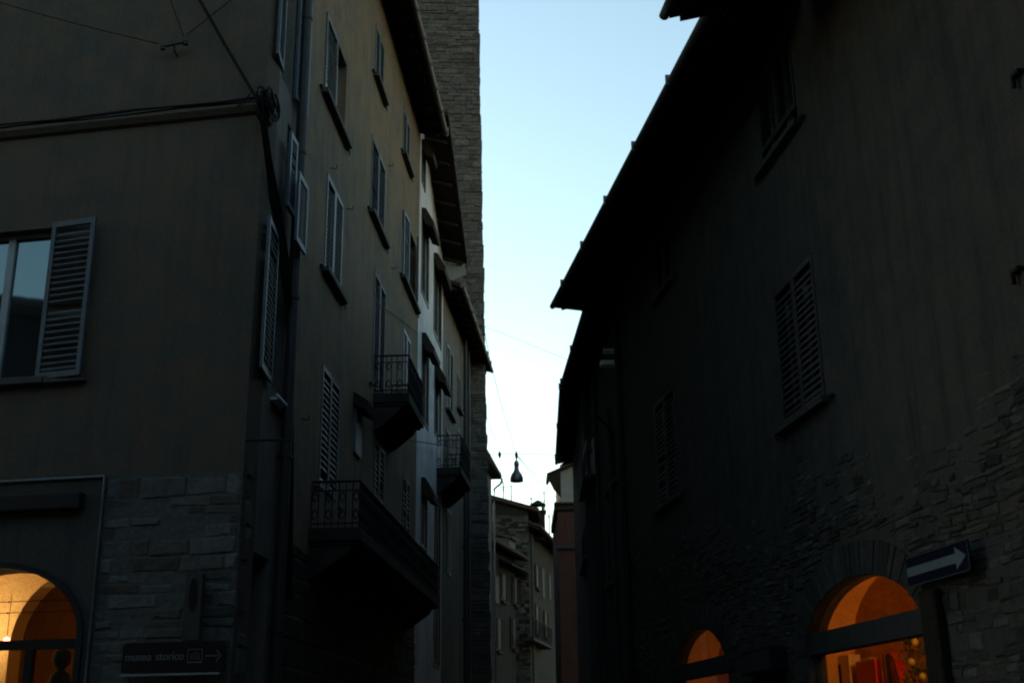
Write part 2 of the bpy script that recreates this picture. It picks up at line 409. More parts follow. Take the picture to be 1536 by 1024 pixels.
def roof(f, root, u0, u1, ov, ze0, ze1, depth=7.0, slope=.30, th=.14, rafters=True, gutter=True, ov1=None, brk=1.0, mat='tile', label=None, start=None, wave=.035):
    """tiled eave slab with corrugated tiles, rafters and gutter; ze0/ze1 = underside height of the eave edge at either end"""
    ov1 = ov if ov1 is None else ov1
    b = MB(f); n = max(4, int((u1 - u0) / .055)); rows = [0, .35, depth]
    vs = []; fs = []
    for i in range(n + 1):
        t = i / n; u = u0 + (u1 - u0) * t; o = ov + (ov1 - ov) * t; z = ze0 + (ze1 - ze0) * t
        w = wave * math.sin(u * 2 * pi / .22)
        for k, dd in enumerate(rows):
            dz = dd * slope; vs.append((u, o - dd, z + th + dz + w))
        vs.append((u, o - depth, z + depth * slope)); vs.append((u, o, z + (.06 if w < 0 else .075 + w * .6)))
    m = 5
    for i in range(n):
        for k in range(m): a = i * m + k; c = i * m + (k + 1) % m; fs.append((a, c, c + m, a + m))
    fs += [tuple(range(m)), tuple(range(n * m, n * m + m))]
    b.add(vs, fs); ro = b.build('roof', mat, root, label=label)
    b = MB(f)      # boards under the tiles + rafters
    b.hexa([(u0 + .01, ov - .01, ze0), (u1 - .01, ov1 - .01, ze1), (u1 - .01, -.30, ze1 + (ov1 + .30) * slope), (u0 + .01, -.30, ze0 + (ov + .30) * slope),
            (u0 + .01, ov - .01, ze0 + .05), (u1 - .01, ov1 - .01, ze1 + .05), (u1 - .01, -.30, ze1 + .05 + (ov1 + .30) * slope), (u0 + .01, -.30, ze0 + .05 + (ov + .30) * slope)])
    if rafters:
        k = int((u1 - u0) / .6)
        for i in range(k + 1):
            t = (i + .1) / (k + .2); u = u0 + .06 + (u1 - u0 - .12) * t; o = ov + (ov1 - ov) * t - .12; z = ze0 + (ze1 - ze0) * t + .036
            b.hexa([(u - .05, o, z - .11), (u + .05, o, z - .11), (u + .05, -.05, z - .11 + (o + .05) * slope), (u - .05, -.05, z - .11 + (o + .05) * slope),
                    (u - .05, o, z - .04), (u + .05, o, z - .04), (u + .05, -.05, z - .02 + (o + .05) * slope), (u - .05, -.05, z - .02 + (o + .05) * slope)])
    b.build('soffit', 'wood', ro)
    if gutter:
        b = MB(f); g = [(u0 + (u1 - u0) * i / 12, ov + (ov1 - ov) * i / 12 + .05, ze0 + (ze1 - ze0) * i / 12 + .035) for i in range(13)]
        b.tube(g, .06, 10)
        for i in range(int((u1 - u0) / brk) + 1):
            t = i * brk / (u1 - u0); u = u0 + i * brk; b.box(u - .015, u + .015, ov + (ov1 - ov) * t + .0, ov + (ov1 - ov) * t + .125, ze0 + (ze1 - ze0) * t - .03, ze0 + (ze1 - ze0) * t + .13)
        b.build('gutter', 'copper', ro, smooth=False)
    return ro

def pipe(f, root, u, z0, z1, r=.055, out=.09, mat='zinc', top=None, label=None):
    b = MB(f); pts = [(u, out, z0), (u, out, z1)]
    if top: pts += top
    b.tube(pts, r, 10); p = b.build('downpipe', mat, root, smooth=False, label=label)
    n = int((z1 - z0) / 2)
    for i in range(n):
        z = z0 + .8 + i * 2
        MB(f).tube([(u, out, z), (u, out, z + .05)], r + .012, 10).box(u - .02, u + .02, 0.0, out, z + .005, z + .04).build('bracket', mat, p)
    return p

def stones(b, f, u0, u1, z0, z1, row, ln, out, skip=None, seed=1, gap=.012, dep=.03, big=0.0, sink=None, warp=0.0, rough=1.0):
    rnd = random.Random(seed); z = z0
    while z < z1:
        h = row * rnd.uniform(.6, 1.45)
        if rnd.random() < big: h *= 1.8
        u = u0 - rnd.uniform(0, ln)
        while u < u1:
            w = ln * rnd.uniform(.45, 1.7); a, c = max(u, u0), min(u + w, u1); zt = min(z + h, z1)
            if c - a > .05 and not (skip and skip((a + c) / 2, (z + zt) / 2, a, c, z, zt, rnd)):
                o = out + rnd.uniform(.2, 1.0) * dep - (sink((a + c) / 2, (z + zt) / 2) if sink else 0); j = lambda: rnd.uniform(-.012, .012) * (1 + ln) * rough
                g = gap; e = min(.02, h * .16)
                p = [(a + g, z + g), (c - g, z + g), (c - g, zt - g), (a + g, zt - g)]
                p = [(x + j() * .6, y + j() * .6 + warp * (sin(x * 1.1 + y * .7) + .6 * sin(x * 2.7 + 1.3 + y))) for x, y in p]
                cx, cz = (a + c) / 2, sum(y for _, y in p) / 4
                q = [(x + (e if x < cx else -e) + j() * .4, y + (e if y < cz else -e) + j() * .4) for x, y in p]
                b.add([(x, out - .03, y) for x, y in p] + [(x, o - .012, y) for x, y in p] + [(x, o + rnd.uniform(-.006, .006), y) for x, y in q],
                      [(0, 1, 5, 4), (1, 2, 6, 5), (2, 3, 7, 6), (3, 0, 4, 7), (4, 5, 9, 8), (5, 6, 10, 9), (6, 7, 11, 10), (7, 4, 8, 11), (8, 9, 10, 11)],
                      max(0, min(1, rnd.gauss(.42, .26))))
            u += w
        z += h
    return b

def arch(uc, rx, zs, rise, z0=0.0, n=18):
    return [(uc - rx, z0), (uc + rx, z0)] + [(uc + rx * cos(pi * i / n), zs + rise * sin(pi * i / n)) for i in range(n + 1)]

def vault_room(f, parent, u0, u1, o_in, depth, zs, rise, mat, wall='roomdark'):
    """closed shop room with a groin vault, open to the street side"""
    o1, o0 = o_in, o_in - depth; n = 36; uc, ur, oc, orr = (u0 + u1) / 2, (u1 - u0) / 2, (o0 + o1) / 2, depth / 2
    b = MB(f); vs = []; fs = []
    for i in range(n + 1):
        for k in range(n + 1):
            a = -1 + 2 * i / n; c = -1 + 2 * k / n
            h = max(math.sqrt(max(0, 1 - a * a)), math.sqrt(max(0, 1 - c * c)))
            vs.append((uc + ur * a, oc + orr * c, zs + rise * h))
    for i in range(n):
        for k in range(n): fs.append((i * (n + 1) + k, (i + 1) * (n + 1) + k, (i + 1) * (n + 1) + k + 1, i * (n + 1) + k + 1))
    b.add(vs, fs)
    top = zs + rise + .02; b0 = b; b = b2 = MB(f)
    b.add([(u0, o1, 0.0), (u0, o0, 0.0), (u0, o0, top), (u0, o1, top)], [(0, 1, 2, 3)])
    b.add([(u1, o1, 0.0), (u1, o0, 0.0), (u1, o0, top), (u1, o1, top)], [(0, 1, 2, 3)])
    b.add([(u0, o0, 0.0), (u1, o0, 0.0), (u1, o0, top), (u0, o0, top)], [(0, 1, 2, 3)])
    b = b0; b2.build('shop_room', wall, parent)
    b.build('shop_vault', mat, parent)
    MB(f).box(u0, u1, o0, o1, .005, .03).build('shop_floor', 'floor', parent)
    MB(f).box(u0 - .2, u1 + .2, o0 - .2, o1 - .01, top + .01, top + .15).box(u0 - .2, u0 - .02, o0 - .2, o1 - .01, 0, top + .01).box(u1 + .02, u1 + .2, o0 - .2, o1 - .01, 0, top + .01).box(u0 - .02, u1 + .02, o0 - .2, o0 - .02, 0, top + .01).build('rear_wall', 'darkstone', parent)

def lamp(name, loc, energy, color, size, label, mats=('bulb',), bulb=True, group=None):
    fr = plain(loc[0], loc[1]); t = thing(name, Matrix.Translation((loc[0], loc[1], 0)), label, 'lamp', group)
    b = MB(fr); z = loc[2]
    b.lathe([(.0, -.10), (.04, -.10), (.10, -.07), (.14, .0), (.132, .0), (.09, -.06), (.0, -.085)], (0, 0, z)); b.build('lamp_bowl', 'black', t)
    MB(fr).tube([(.135, 0, z), (.10, 0, z + .18), (0, 0, z + .25), (-.10, 0, z + .18), (-.135, 0, z)], .006, 6).tube([(0, 0, z + .25), (0, 0, z + .9)], .006, 6).build('hanger', 'black', t)
    b = MB(fr).lathe([(.0, -.05), (.024, -.046), (.036, -.02), (.024, .01), (.0, .02)], (0, 0, z), 14); b.build('bulb', mats[0], t, smooth=True)
    l = bpy.data.lights.new('lamp_light', 'POINT'); l.energy = energy; l.color = color; l.shadow_soft_size = size
    lo = bpy.data.objects.new('lamp_light', l); COL.objects.link(lo); lo.parent = t; lo.location = (0, 0, z + .08)
    return t

# ================================================================== GROUND
def structure(o, label=None):
    o['kind'] = 'structure'; return o
g = MB(); g.add([(-400, -400, -.02), (400, -400, -.02), (400, 600, -.02), (-400, 600, -.02)], [(0, 1, 2, 3)])
structure(g.build('ground', 'earth'))
g = MB(); g.add([(-14, -20, .0), (14, -20, .0), (14, 90, .0), (-14, 90, .0)], [(0, 1, 2, 3)])
structure(g.build('street', 'paving'))

# ================================================================== LEFT: corner house
CY = 12.5
c0 = unproj(379, 470, CY); CX = c0.x
FF = Fac(CX, CY, -80, 1)            # wall facing the viewer
FS = Fac(CX, CY, 3.5, -1)           # its short wall along the street
house = thing('corner_house', FF.M, 'brown plastered corner house on the left with stone base and lit shop arch', 'house')
uF = lambda x, z: FF.ux(x, z)
zb = FF.at(200, 713)[1]             # top of the stone base
zw0 = FF.at(60, 566)[1]; zw1 = FF.at(60, 343)[1]
uw0 = FF.ux(70, (zw0 + zw1) / 2); ww = 1.25
H1 = window(FF, house, uw0, uw0 + ww, zw0, zw1, 'none', 'blue', 'sill', hooks=False, label='window with grey frame and sky in its panes')
wpart = [o for o in bpy.data.objects if o.name.startswith('window')][-1]
shutter(FF, uw0 - .01, .58, zw0 - .04, zw1 + .03, .03, .10, 'blue', wpart, .075, -1, .045)
shutter(FF, uw0 + ww + .01, .58, zw0 - .04, zw1 + .03, .03, .10, 'blue', wpart, .075, 1, .045)
MB(FF).box(uw0 - .62, uw0 - .13, .001, .09, zw0 - .09, zw0 - .012).build('sill', 'sill', wpart)
# curtains behind the lower part of the panes
# lit arch
ua = FF.ux(117, FF.at(116, 962)[1], 0) ; za_s = FF.at(116, 950)[1]; za_t = FF.at(8, 852)[1]
rx = 1.02; uac = ua + rx
A1 = arch(uac, rx, za_s, za_t - za_s)
ledge = FF.at(200, 185)[1]
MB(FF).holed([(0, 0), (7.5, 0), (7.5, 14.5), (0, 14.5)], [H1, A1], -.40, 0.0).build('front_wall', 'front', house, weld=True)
# plaster panel round the arch, conduits on its edge
up = FF.ux(146, FF.at(146, 860)[1])
MB(FF).holed([(up, 0), (7.5, 0), (7.5, zb), (up, zb)], [A1], .002, .02).build('plaster_panel', 'panel', house, weld=True)
b = MB(FF); b.tube([(up, .035, 0), (up, .035, zb - .0), (7.4, .035, zb + .0)], .022, 8); b.build('conduit', 'zinclt', house)
zk1, zk0 = FF.at(60, 743)[1], FF.at(60, 768)[1]
MB(FF).box(FF.ux(128, zk0), 6.5, .022, .14, zk0, zk1).build('awning_box', 'iron', house, label='long black awning box over the lit arch', bevel=.02)
# stonework of the base
MB(FF).holed(arch(uac, rx + .065, za_s, za_t - za_s + .065), [arch(uac, rx - .001, za_s, za_t - za_s)], .021, .05).build('arch_moulding', 'iron', house)
b = stones(MB(FF), FF, 0.0, up - .02, 0.0, zb - .03, .125, .34, .0, seed=5, dep=.024, big=.2, gap=.005, rough=1.4); b.build('stone_base', 'stoneL', house)
MB(FF).box(0.0, up - .02, .001, .008, 0, zb - .02).build('mortar_bed', 'mortar', house)
# moulded ledge that carries the cables
zl0, zl1 = FF.at(0, 208)[1], FF.at(380, 164)[1]; zl = (zl0 + zl1) / 2
MB(FF).prismu([(0.001, zl - .06), (.05, zl - .04), (.10, zl + .02), (.10, zl + .05), (.001, zl + .07)], -.02, 7.5).build('cornice_ledge', 'front', house)
# side wall
side_len = 1.78
AA = FS.at
Wz = dict(a=(AA(400, 562)[1], AA(395, 330)[1]))
za0, za1 = FS.at(388, 560)[1], FS.at(388, 322)[1]
HA = window(FS, house, .74, 1.42, za0, za1, 'open', 'blue', None, hooks=False, wl=.66, wr=0, ang=(.09, .1), step=.075)
wA = [o for o in bpy.data.objects if o.name.startswith('window')][-1]
MB(FS).box(.78, 1.50, .10, .12, za0 - .145, za0 - .12).box(.9, 1.5, .001, .10, za0 - .155, za0 - .125).build('sill', 'sillw', wA)
zb0 = FS.at(405, 72)[1]
HB = window(FS, house, .52, 1.12, zb0 - .05, zb0 + 1.6, 'open', 'blue', None, hooks=False, wl=.42, wr=.46, ang=(.1, .12), step=.06)
zc0, zc1 = FS.at(436, 318)[1], FS.at(436, 198)[1]
HC = window(FS, house, 1.05, 1.45, zc0 - .05, zc1 + .05, 'none', 'blue', None, hooks=False)
wC = [o for o in bpy.data.objects if o.name.startswith('window')][-1]
for (xa, xb, ya, yb, oo) in ((434, 444, 196, 318, .12), (446, 460, 256, 368, .21)):
    (q0, t1), (q1, _) = FS.at(xa, ya, oo), FS.at(xb, ya + 16, oo); t0 = FS.at(xa, yb, oo)[1]
    shutter(FS, q0, q1 - q0, t0, t1, oo, 0, 'blue', wC, .05)
HD = [(.5, .9), (1.2, .9), (1.2, 3.6), (.5, 3.6)]
MB(FS).holed([(.07, 0), (side_len, 0), (side_len, 14.5), (.07, 14.5)], [HA, HB, HC, HD], -.40, 0.0).build('side_wall', 'side', house, weld=True)
d = MB(FS).box(.5, 1.2, -.25, -.2, .9, 3.6).build('doorway_panel', 'bluedk', house)
b = stones(MB(FS), FS, 0.07, .45, 0.0, zb + .1, .2, .36, .0, seed=9, dep=.04); b.build('stone_base', 'stoneL', house)
MB(FF).box(1.5, 7.5, -7, -.405, 4.62, 14.5).build('rear_wall', 'front', house)
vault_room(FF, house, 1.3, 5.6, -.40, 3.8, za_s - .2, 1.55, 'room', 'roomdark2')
MB(FF).holed([(1.32, .04), (5.58, .04), (5.58, 4.4), (1.32, 4.4)], [arch(3.26, .97, 2.85, .98, .05)], -3.0, -2.72).build('inner_arch_wall', 'room', house)
# shop frame: transom, mullions
ztr1, ztr0 = FF.at(60, 959, -.25)[1], FF.at(60, 973, -.25)[1]
b = MB(FF); b.box(uac - rx + .0, uac + rx, -.30, -.22, ztr0, ztr1)
um = FF.ux(42, FF.at(42, 1000, -.25)[1], -.25)
b.box(um - .05, um + .04, -.295, -.225, 0, ztr0); b.box(2 * uac - um - .04, 2 * uac - um + .05, -.295, -.225, 0, ztr0)
b.box(ua, ua + .05, -.295, -.225, 0, ztr0); b.box(uac + rx - .05, uac + rx, -.295, -.225, 0, ztr0)
sf = b.build('shop_window', 'iron', house)
MB(FF).prism(arch(uac, rx - .02, za_s, za_t - za_s - .02, .1), -.262, -.256).build('pane', 'clear', sf)
# roof of corner house, above the picture
roof(FF, house, -.7, 7.5, .7, 14.3, 14.3, depth=6)
# cables of the shop: tension wires with small spots
for k, (yl, yr) in enumerate(((902, 899), (920, 914))):
    a = FF.at(-60, yl + 2, -1.6); c = FF.at(118, yr, -1.6)
    z = (a[1] + c[1]) / 2
    b = MB(FF); b.tube([(1.31, -1.6, z), (5.59, -1.6, z)], .005, 5)
    for i in range(5): b.box(1.9 + i * .42, 1.915 + i * .42, -1.608, -1.592, z - .012, z + .008)
    tag(b.build('tension_wire', 'iron'), ('upper' if k == 0 else 'lower') + ' thin lamp wire stretched under the vault of the lit left arch', 'wire', 'lamp wires in the left shop')
uq, zq = FF.at(10, 958, -.9)
p = FF.W(uq, -.9, zq)
ts_ = thing('spot_lamp', Matrix.Translation((p.x, p.y, 0)), 'small glaring red and white lamp at the transom of the left arch', 'lamp')
MB(plain(p.x, p.y)).lathe([(0, -.018), (.016, -.012), (.020, 0), (.016, .012), (0, .018)], (0, 0, p.z), 16).build('bulb', 'hot', ts_, smooth=True)
MB(plain(p.x, p.y)).lathe([(.021, -.018), (.034, -.018), (.034, .012), (.021, .012)], (0, 0, p.z), 16).build('red_glass_ring', 'redbulb', ts_, smooth=True)
MB(plain(p.x, p.y)).tube([(0, 0, p.z + .04), (0, .0, p.z + .5)], .004, 5).build('cord', 'black', ts_)
p = FF.W(4.1, -2.2, za_s + .35)
lamp('ceiling_lamp', FF.W(4.55, -2.0, za_s + .1), 4.6, (1, .60, .24), .10, 'hanging lamp that lights the vault of the left shop', ('bulb',), group=None)
# figure-like bust in the shop window
ub, zbt = FF.at(93, 990, -.75)
b = MB(FF); b.lathe([(.10, -.9), (.12, -.45), (.13, -.30), (.10, -.17), (.045, -.13), (.045, -.10), (.085, -.06), (.10, .0), (.085, .07), (.04, .105), (.0, .11)], (ub, -.75 * FF.s, zbt + .02), 20)
b2 = MB(plain(0, 0)); 
for v in b.v: pass
b.lathe([(.16, -zbt + .04), (.16, -zbt + .07), (.025, -zbt + .09), (.025, -.88)], (ub, -.75, zbt + .0), 16)
tag(b.build('display_bust', 'black', smooth=True), 'dark round-headed display bust behind the lower right pane of the left arch', 'bust')

# ------------------------------------------------------------------ signs and cables on the corner house
us0, us1 = FF.ux(337, FF.at(337, 985)[1], .12), FF.ux(184, FF.at(184, 985)[1], .12)
zs1, zs0 = FF.at(260, 962, .12)[1], FF.at(260, 1007, .12)[1]
sg = thing('museum_sign', FF.M, 'dark brown museum direction sign with white lettering and arrow on the stone corner', 'sign')
r = .05; poly = []
for cx, cz, a0 in ((us1 - r, zs1 - r, 0), (us0 + r, zs1 - r, 90), (us0 + .01, zs0 + .01, 180), (us1 - .01, zs0 + .01, 270)):
    for k in range(5): a = R(a0 + 90 * k / 4); rr = r if cz > zs0 + .02 else .01; poly.append((cx + rr * cos(a), cz + rr * sin(a)))
MB(FF).prism(poly, .10, .13).build('sign_board', 'signbrown', sg)
MB(FF).box(us0 + .04, us1 + .0, .09, .14, zs0 - .035, zs0 - .012).build('sign_rail', 'signedge', sg)
for q in (us0 + .3, us1 - .34): MB(FF).box(q, q + .04, .0, .10, zs0 + .05, zs1 - .05).build('bracket', 'iron', sg)
def text_on(f, txt, u, out, z, size, mat, parent, width=None, mirror=-1):
    cu = bpy.data.curves.new('lettering', 'FONT'); cu.body = txt; cu.size = size; cu.extrude = .002; cu.align_x = 'LEFT'; cu.offset = size * .012
    tmp = bpy.data.objects.new('lettering_curve', cu); COL.objects.link(tmp)
    dg = bpy.context.evaluated_depsgraph_get(); me = bpy.data.meshes.new_from_object(tmp.evaluated_get(dg))
    bpy.data.objects.remove(tmp)
    xs = [v.co.x for v in me.vertices]; sc = (width / (max(xs) - min(xs))) if width else 1
    b = MB(f); b.add([(u + mirror * (v.co.x - min(xs)) * sc, out + v.co.z, z + v.co.y) for v in me.vertices], [tuple(p.vertices) for p in me.polygons])
    return b.build('lettering', mat, parent)
hz = zs1 - zs0; ws = us1 - us0
ut = us0 + ws * (1 - .035)
text_on(FF, 'museo', ut, .133, zs0 + hz * .40, hz * .38, 'signtext', sg, ws * .255)
text_on(FF, 'storico', ut - ws * .30, .133, zs0 + hz * .40, hz * .38, 'signtext', sg, ws * .275)
# pictogram: square with building strokes and a base bar
b = MB(FF); x1 = us1 - ws * .645; x0 = us1 - ws * .79; z0, z1 = zs0 + hz * .28, zs0 + hz * .74; t = .007
b.box(x0, x1, .131, .135, z1 - t, z1).box(x0, x1, .131, .135, z0, z0 + t * 1.6).box(x0, x0 + t, .131, .135, z0 + t * 1.6, z1 - t).box(x1 - t, x1, .131, .135, z0 + t * 1.6, z1 - t)
for k in range(4):
    xx = x0 + (x1 - x0) * (.22 + .18 * k); b.box(xx - .004, xx + .004, .131, .135, z0 + .03, z1 - .03 - (.015 if k in (0, 3) else 0))
b.build('pictogram', 'signtext', sg)
b = MB(FF); ax1 = us1 - ws * .82; ax0 = us1 - ws * .965; zc = zs0 + hz * .50
b.box(ax0 + .02, ax1, .131, .135, zc - .006, zc + .006)
for sgn in (1, -1):
    b.prism([(ax0, zc), (ax0 + .012, zc + .012 * sgn), (ax0 + .05, zc + sgn * .05), (ax0 + .042, zc + sgn * .058), (ax0 - .006, zc + .004 * sgn)], .131, .1355)
b.build('arrow', 'signtext', sg)
# narrow upright sign plate above
un0, un1 = FF.ux(298, FF.at(298, 900)[1], .2), FF.ux(273, FF.at(273, 900)[1], .2)
zn1, zn0 = FF.at(285, 858, .2)[1], zs1 + .012
t = thing('upright_sign', FF.M, 'narrow dark upright panel with pointed top above the brown museum sign', 'sign')
um_ = (un0 + un1) / 2
MB(FF).prism([(un0, zn0), (un1, zn0), (un1, zn1), (um_, zn1 + .05), (un0, zn1 - .01)], .06, .14).build('sign_board', 'panel', t)
vs = [(um_ + .045 * cos(2 * pi * k / 24), zn1 - .22 + .17 * sin(2 * pi * k / 24)) for k in range(24)]
MB(FF).prism(vs, .142, .146).build('oval_plate', 'signbrown', t)
MB(FF).box(um_ - .02, um_ + .02, .0, .06, zn0 + .1, zn1 - .1).build('bracket', 'iron', t)

# wires: helper in world space
def wire(pts, r, label, cat='cable', group=None, sag=0.0, name='cable', mat='cable', n=14):
    P = [Vector(p) for p in pts]; out = []
    for a, c in zip(P, P[1:]):
        k = n if sag else 1
        for i in range(k): t = i / k; q = a.lerp(c, t); q.z -= sag * 4 * t * (1 - t); out.append(q)
    out.append(P[-1])
    return tag(MB().tube([tuple(q) for q in out], r, 6).build(name, mat), label, cat, group)
def fw(f, x, y, out): u, z = f.at(x, y, out); return f.W(u, out, z)
brk = fw(FF, 262, 70, .12)
t = thing('cable_bracket', FF.M, 'small forked iron bracket with two insulators high on the brown front wall', 'bracket')
u_, z_ = FF.at(262, 70, .1)
b = MB(FF); b.tube([(u_, 0, z_ - .08), (u_, .10, z_ - .06), (u_, .12, z_)], .012, 6).tube([(u_ + .14, .12, z_ + .0), (u_ - .14, .12, z_ + .03)], .014, 6)
b.build('bracket_arm', 'iron', t)
for du, dz in ((.14, 0), (-.15, .03)):
    MB(FF).lathe([(.012, -.04), (.035, -.035), (.02, -.01), (.035, .01), (.02, .03), (.0, .04)], (u_ + du, .12, z_ + dz), 12).build('insulator', 'sill', t)
wire([fw(FF, -60, -14, .12), fw(FF, 238, 66, .12)], .006, 'thin wire running left from the forked bracket on the brown wall', sag=.03)
wire([fw(FF, 276, 56, .12), fw(FF, 244, -30, .3)], .006, 'thin wire rising up from the forked bracket on the brown wall')
wire([fw(FF, 281, 52, .12), fw(FF, 372, -20, .12)], .006, 'thin wire rising right from the forked bracket towards the street corner')
wire([fw(FF, 270, -48, .10), fw(FF, 298, -2, .10), fw(FF, 340, 72, .12), fw(FF, 386, 150, .16)], .022, 'thick black cable slanting down across the brown wall to the corner')
b = MB(FF)
for k in range(3):
    zz = .085 + .022 * k
    pts = []
    for i in range(15):
        u = 7.4 - 7.4 * i / 14; pts.append((u, .07 + .022 * (k % 2), zl + zz + .012 * sin(i * 1.7 + k)))
    b.tube(pts, .012, 6)
tag(b.build('cable_run', 'cable'), 'bundle of dark cables lying along the ledge of the brown wall', 'cable')
wire([fw(FF, 352, 163, .12), fw(FF, 366, 152, .12), fw(FF, 378, 138, .14)], .008, 'short looped cable climbing from the ledge to the corner knot')
# tangle at the corner
rnd = random.Random(4); b = MB(FS)
uc_, zc_ = FS.at(402, 162, .10)
for k in range(10):
    pts = []; r0 = rnd.uniform(.10, .2); cu, cz = uc_ + rnd.uniform(-.12, .12), zc_ + rnd.uniform(-.10, .10); ph = rnd.uniform(0, 6)
    for i in range(17):
        a = ph + i * .42; pts.append((cu + r0 * 1.3 * cos(a), .06 + .05 * sin(a * .5 + k) + .05, cz + r0 * .8 * sin(a)))
    b.tube(pts, .014, 6)
b.box(uc_ - .12, uc_ + .12, .0, .12, zc_ - .16, zc_ + .1)
tag(b.build('cable_knot', 'cable'), 'tangled knot of black cables on the house corner', 'cable')
for k in range(4):
    off = .05 + .02 * k; dx = (k - 1.5) * 4
    pts = [fw(FS, 392 + dx * .5, 160, off), fw(FS, 402 + dx * .6, 235, off), fw(FS, 414 + dx, 310, off), fw(FS, 427 + dx, 395, off), fw(FS, 434 + dx * .7, 470, off), fw(FS, 436 + dx * .5, 640, off), fw(FS, 434 + dx * .5, 900, off)]
    wire(pts, .016, ('bold black cable drooping down the corner house side beside the downpipe, ' + ('nearest the corner', 'second from the corner', 'third from the corner', 'nearest the pipe')[k]), group='cables drooping beside the downpipe')
wire([unproj(369, 660, CY - .12), unproj(437, 659, CY - .05)], .014, 'short iron tie bar sticking out from the corner under the louvred shutter', 'bar', name='tie_bar', mat='iron')

# ================================================================== LEFT: ochre house
def uof(f, x, y): return f.at(x, y)[0]
h2 = thing('ochre_house', FS.M, 'tall ochre plastered house with blue-grey shutters and two iron balconies', 'house')
ju = FS.at(628, 420)[0]
holes = []
def W2(f, root, xl, yt, yb, xr, yr, **kw):
    ua_, zt = f.at(xl, yt); _, zbm = f.at(xl, yb); ub_, _ = f.at(xr, yr)
    holes.append(window(f, root, ua_, ub_, zbm, zt, **kw))
W2(FS, h2, 490, 17, 148, 519, 140, kind='left', mat='bluedk', sill='sill')
W2(FS, h2, 491, 258, 412, 512, 380, kind='closed', mat='blue', sill='sill')
W2(FS, h2, 484, 545, 735, 507, 650, kind='closed', mat='bluedk', sill=None, step=.09)
W2(FS, h2, 564, 34, 118, 575, 110, kind='closed', mat='bluedk')
W2(FS, h2, 558, 200, 322, 577, 300, kind='open', mat='blue', wl=.01, wr=.0) if False else W2(FS, h2, 558, 200, 322, 577, 300, kind='closed', mat='blue')
W2(FS, h2, 562, 404, 582, 577, 500, kind='closed', mat='blue', sill=None)
W2(FS, h2, 605, 160, 232, 614, 225, kind='closed', mat='bluedk')
W2(FS, h2, 601, 312, 415, 624, 400, kind='open', mat='blue', wl=.5, wr=.5) if False else W2(FS, h2, 604, 314, 417, 624, 400, kind='sides', mat='blue')
W2(FS, h2, 605, 490, 600, 615, 560, kind='closed', mat='blue', sill=None)
W2(FS, h2, 561, 655, 745, 576, 700, kind='closed', mat='brownsh', sill=None, step=.1)
W2(FS, h2, 604, 710, 800, 614, 760, kind='closed', mat='brownsh', sill=None, step=.1)
zE = FS.at(620, 0, .62)[1]
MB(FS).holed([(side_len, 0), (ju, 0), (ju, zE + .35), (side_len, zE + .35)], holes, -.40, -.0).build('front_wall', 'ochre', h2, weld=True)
MB(FS).box(side_len, ju, -7, -.405, 4.8, zE + .1).box(side_len, ju, -.58, -.405, 0, 4.8).build('rear_wall', 'ochre', h2)
roof(FS, h2, side_len - .1, ju + .02, .56, zE, zE, depth=6)
b = stones(MB(FS), FS, side_len + .05, ju, 0, FS.at(470, 800)[1] - .3, .24, .5, .0, seed=21, dep=.03); b.build('stone_base', 'darkstone', h2)  # ground-floor shade painted in as near-black stone
# lit hood-shaped vent between the windows
uv, zv = FS.at(530, 592, .0)
v = MB(FS).prismu([(0, zv - .14), (.20, zv - .24), (.24, zv - .1), (.0, zv + .06)], uv, uv + .75).build('vent_hood', 'iron', h2)
MB(FS).box(uv + .1, uv + .6, .0, .04, zv - .9, zv - .16).build('vent_grille', 'bluedk', h2)
# balconies
def balcony(f, root, x0, y0, x1, y1, yb0, off, slab=.16, full=True, u1=None):
    ub0, zt = f.at(x0, y0, off); ub1, zt1 = f.at(x1, y1, off); _, zs = f.at(x0, yb0, off)
    if u1: ub1 = u1
    zt = (zt + zt1) / 2
    b = MB(f); b.box(ub0, ub1, .001, off + .03, zs - slab, zs)
    b.box(ub0 + .04, ub1 - .04, .001, off - .02, zs - slab - .05, zs - slab)
    k = max(2, int((ub1 - ub0) / 1.1) + 1)
    for i in range(k):
        u = ub0 + .15 + (ub1 - ub0 - .3) * i / (k - 1)
        b.prismu([(.001, zs - slab - .05), (off - .1, zs - slab - .05), (off - .14, zs - slab - .14), (.12, zs - slab - .42), (.001, zs - slab - .48)], u - .08, u + .08)
    bal = b.build('balcony', 'darkstone', root)
    b = MB(f); railing(b, [(ub0 + .03, .02), (ub0 + .03, off), (ub1 - .03, off), (ub1 - .03, .02)], zs, zt, .085)
    b.build('railing', 'iron', bal)
    return ub0, ub1, zs
balcony(FS, h2, 540, 710, 657, 857, 792, .66)
balcony(FS, h2, 612, 532, 634, 577, 590, .60)
# downpipe between corner house and ochre house
zp = zE
pipe(FS, h2, FS.at(436, 500, .1)[0], 0, zp, .07, .11, 'zinc', label='thick dark downpipe between the two houses')
# small wall fittings
for (x, y) in ((495, 252), (520, 313), (582, 248), (586, 402), (452, 628)):
    u_, z_ = FS.at(x, y); MB(FS).tube([(u_, 0, z_), (u_ + .02, .09, z_ - .01), (u_ + .02, .10, z_ + .05)], .008, 5).build('wall_hook', 'iron', h2)

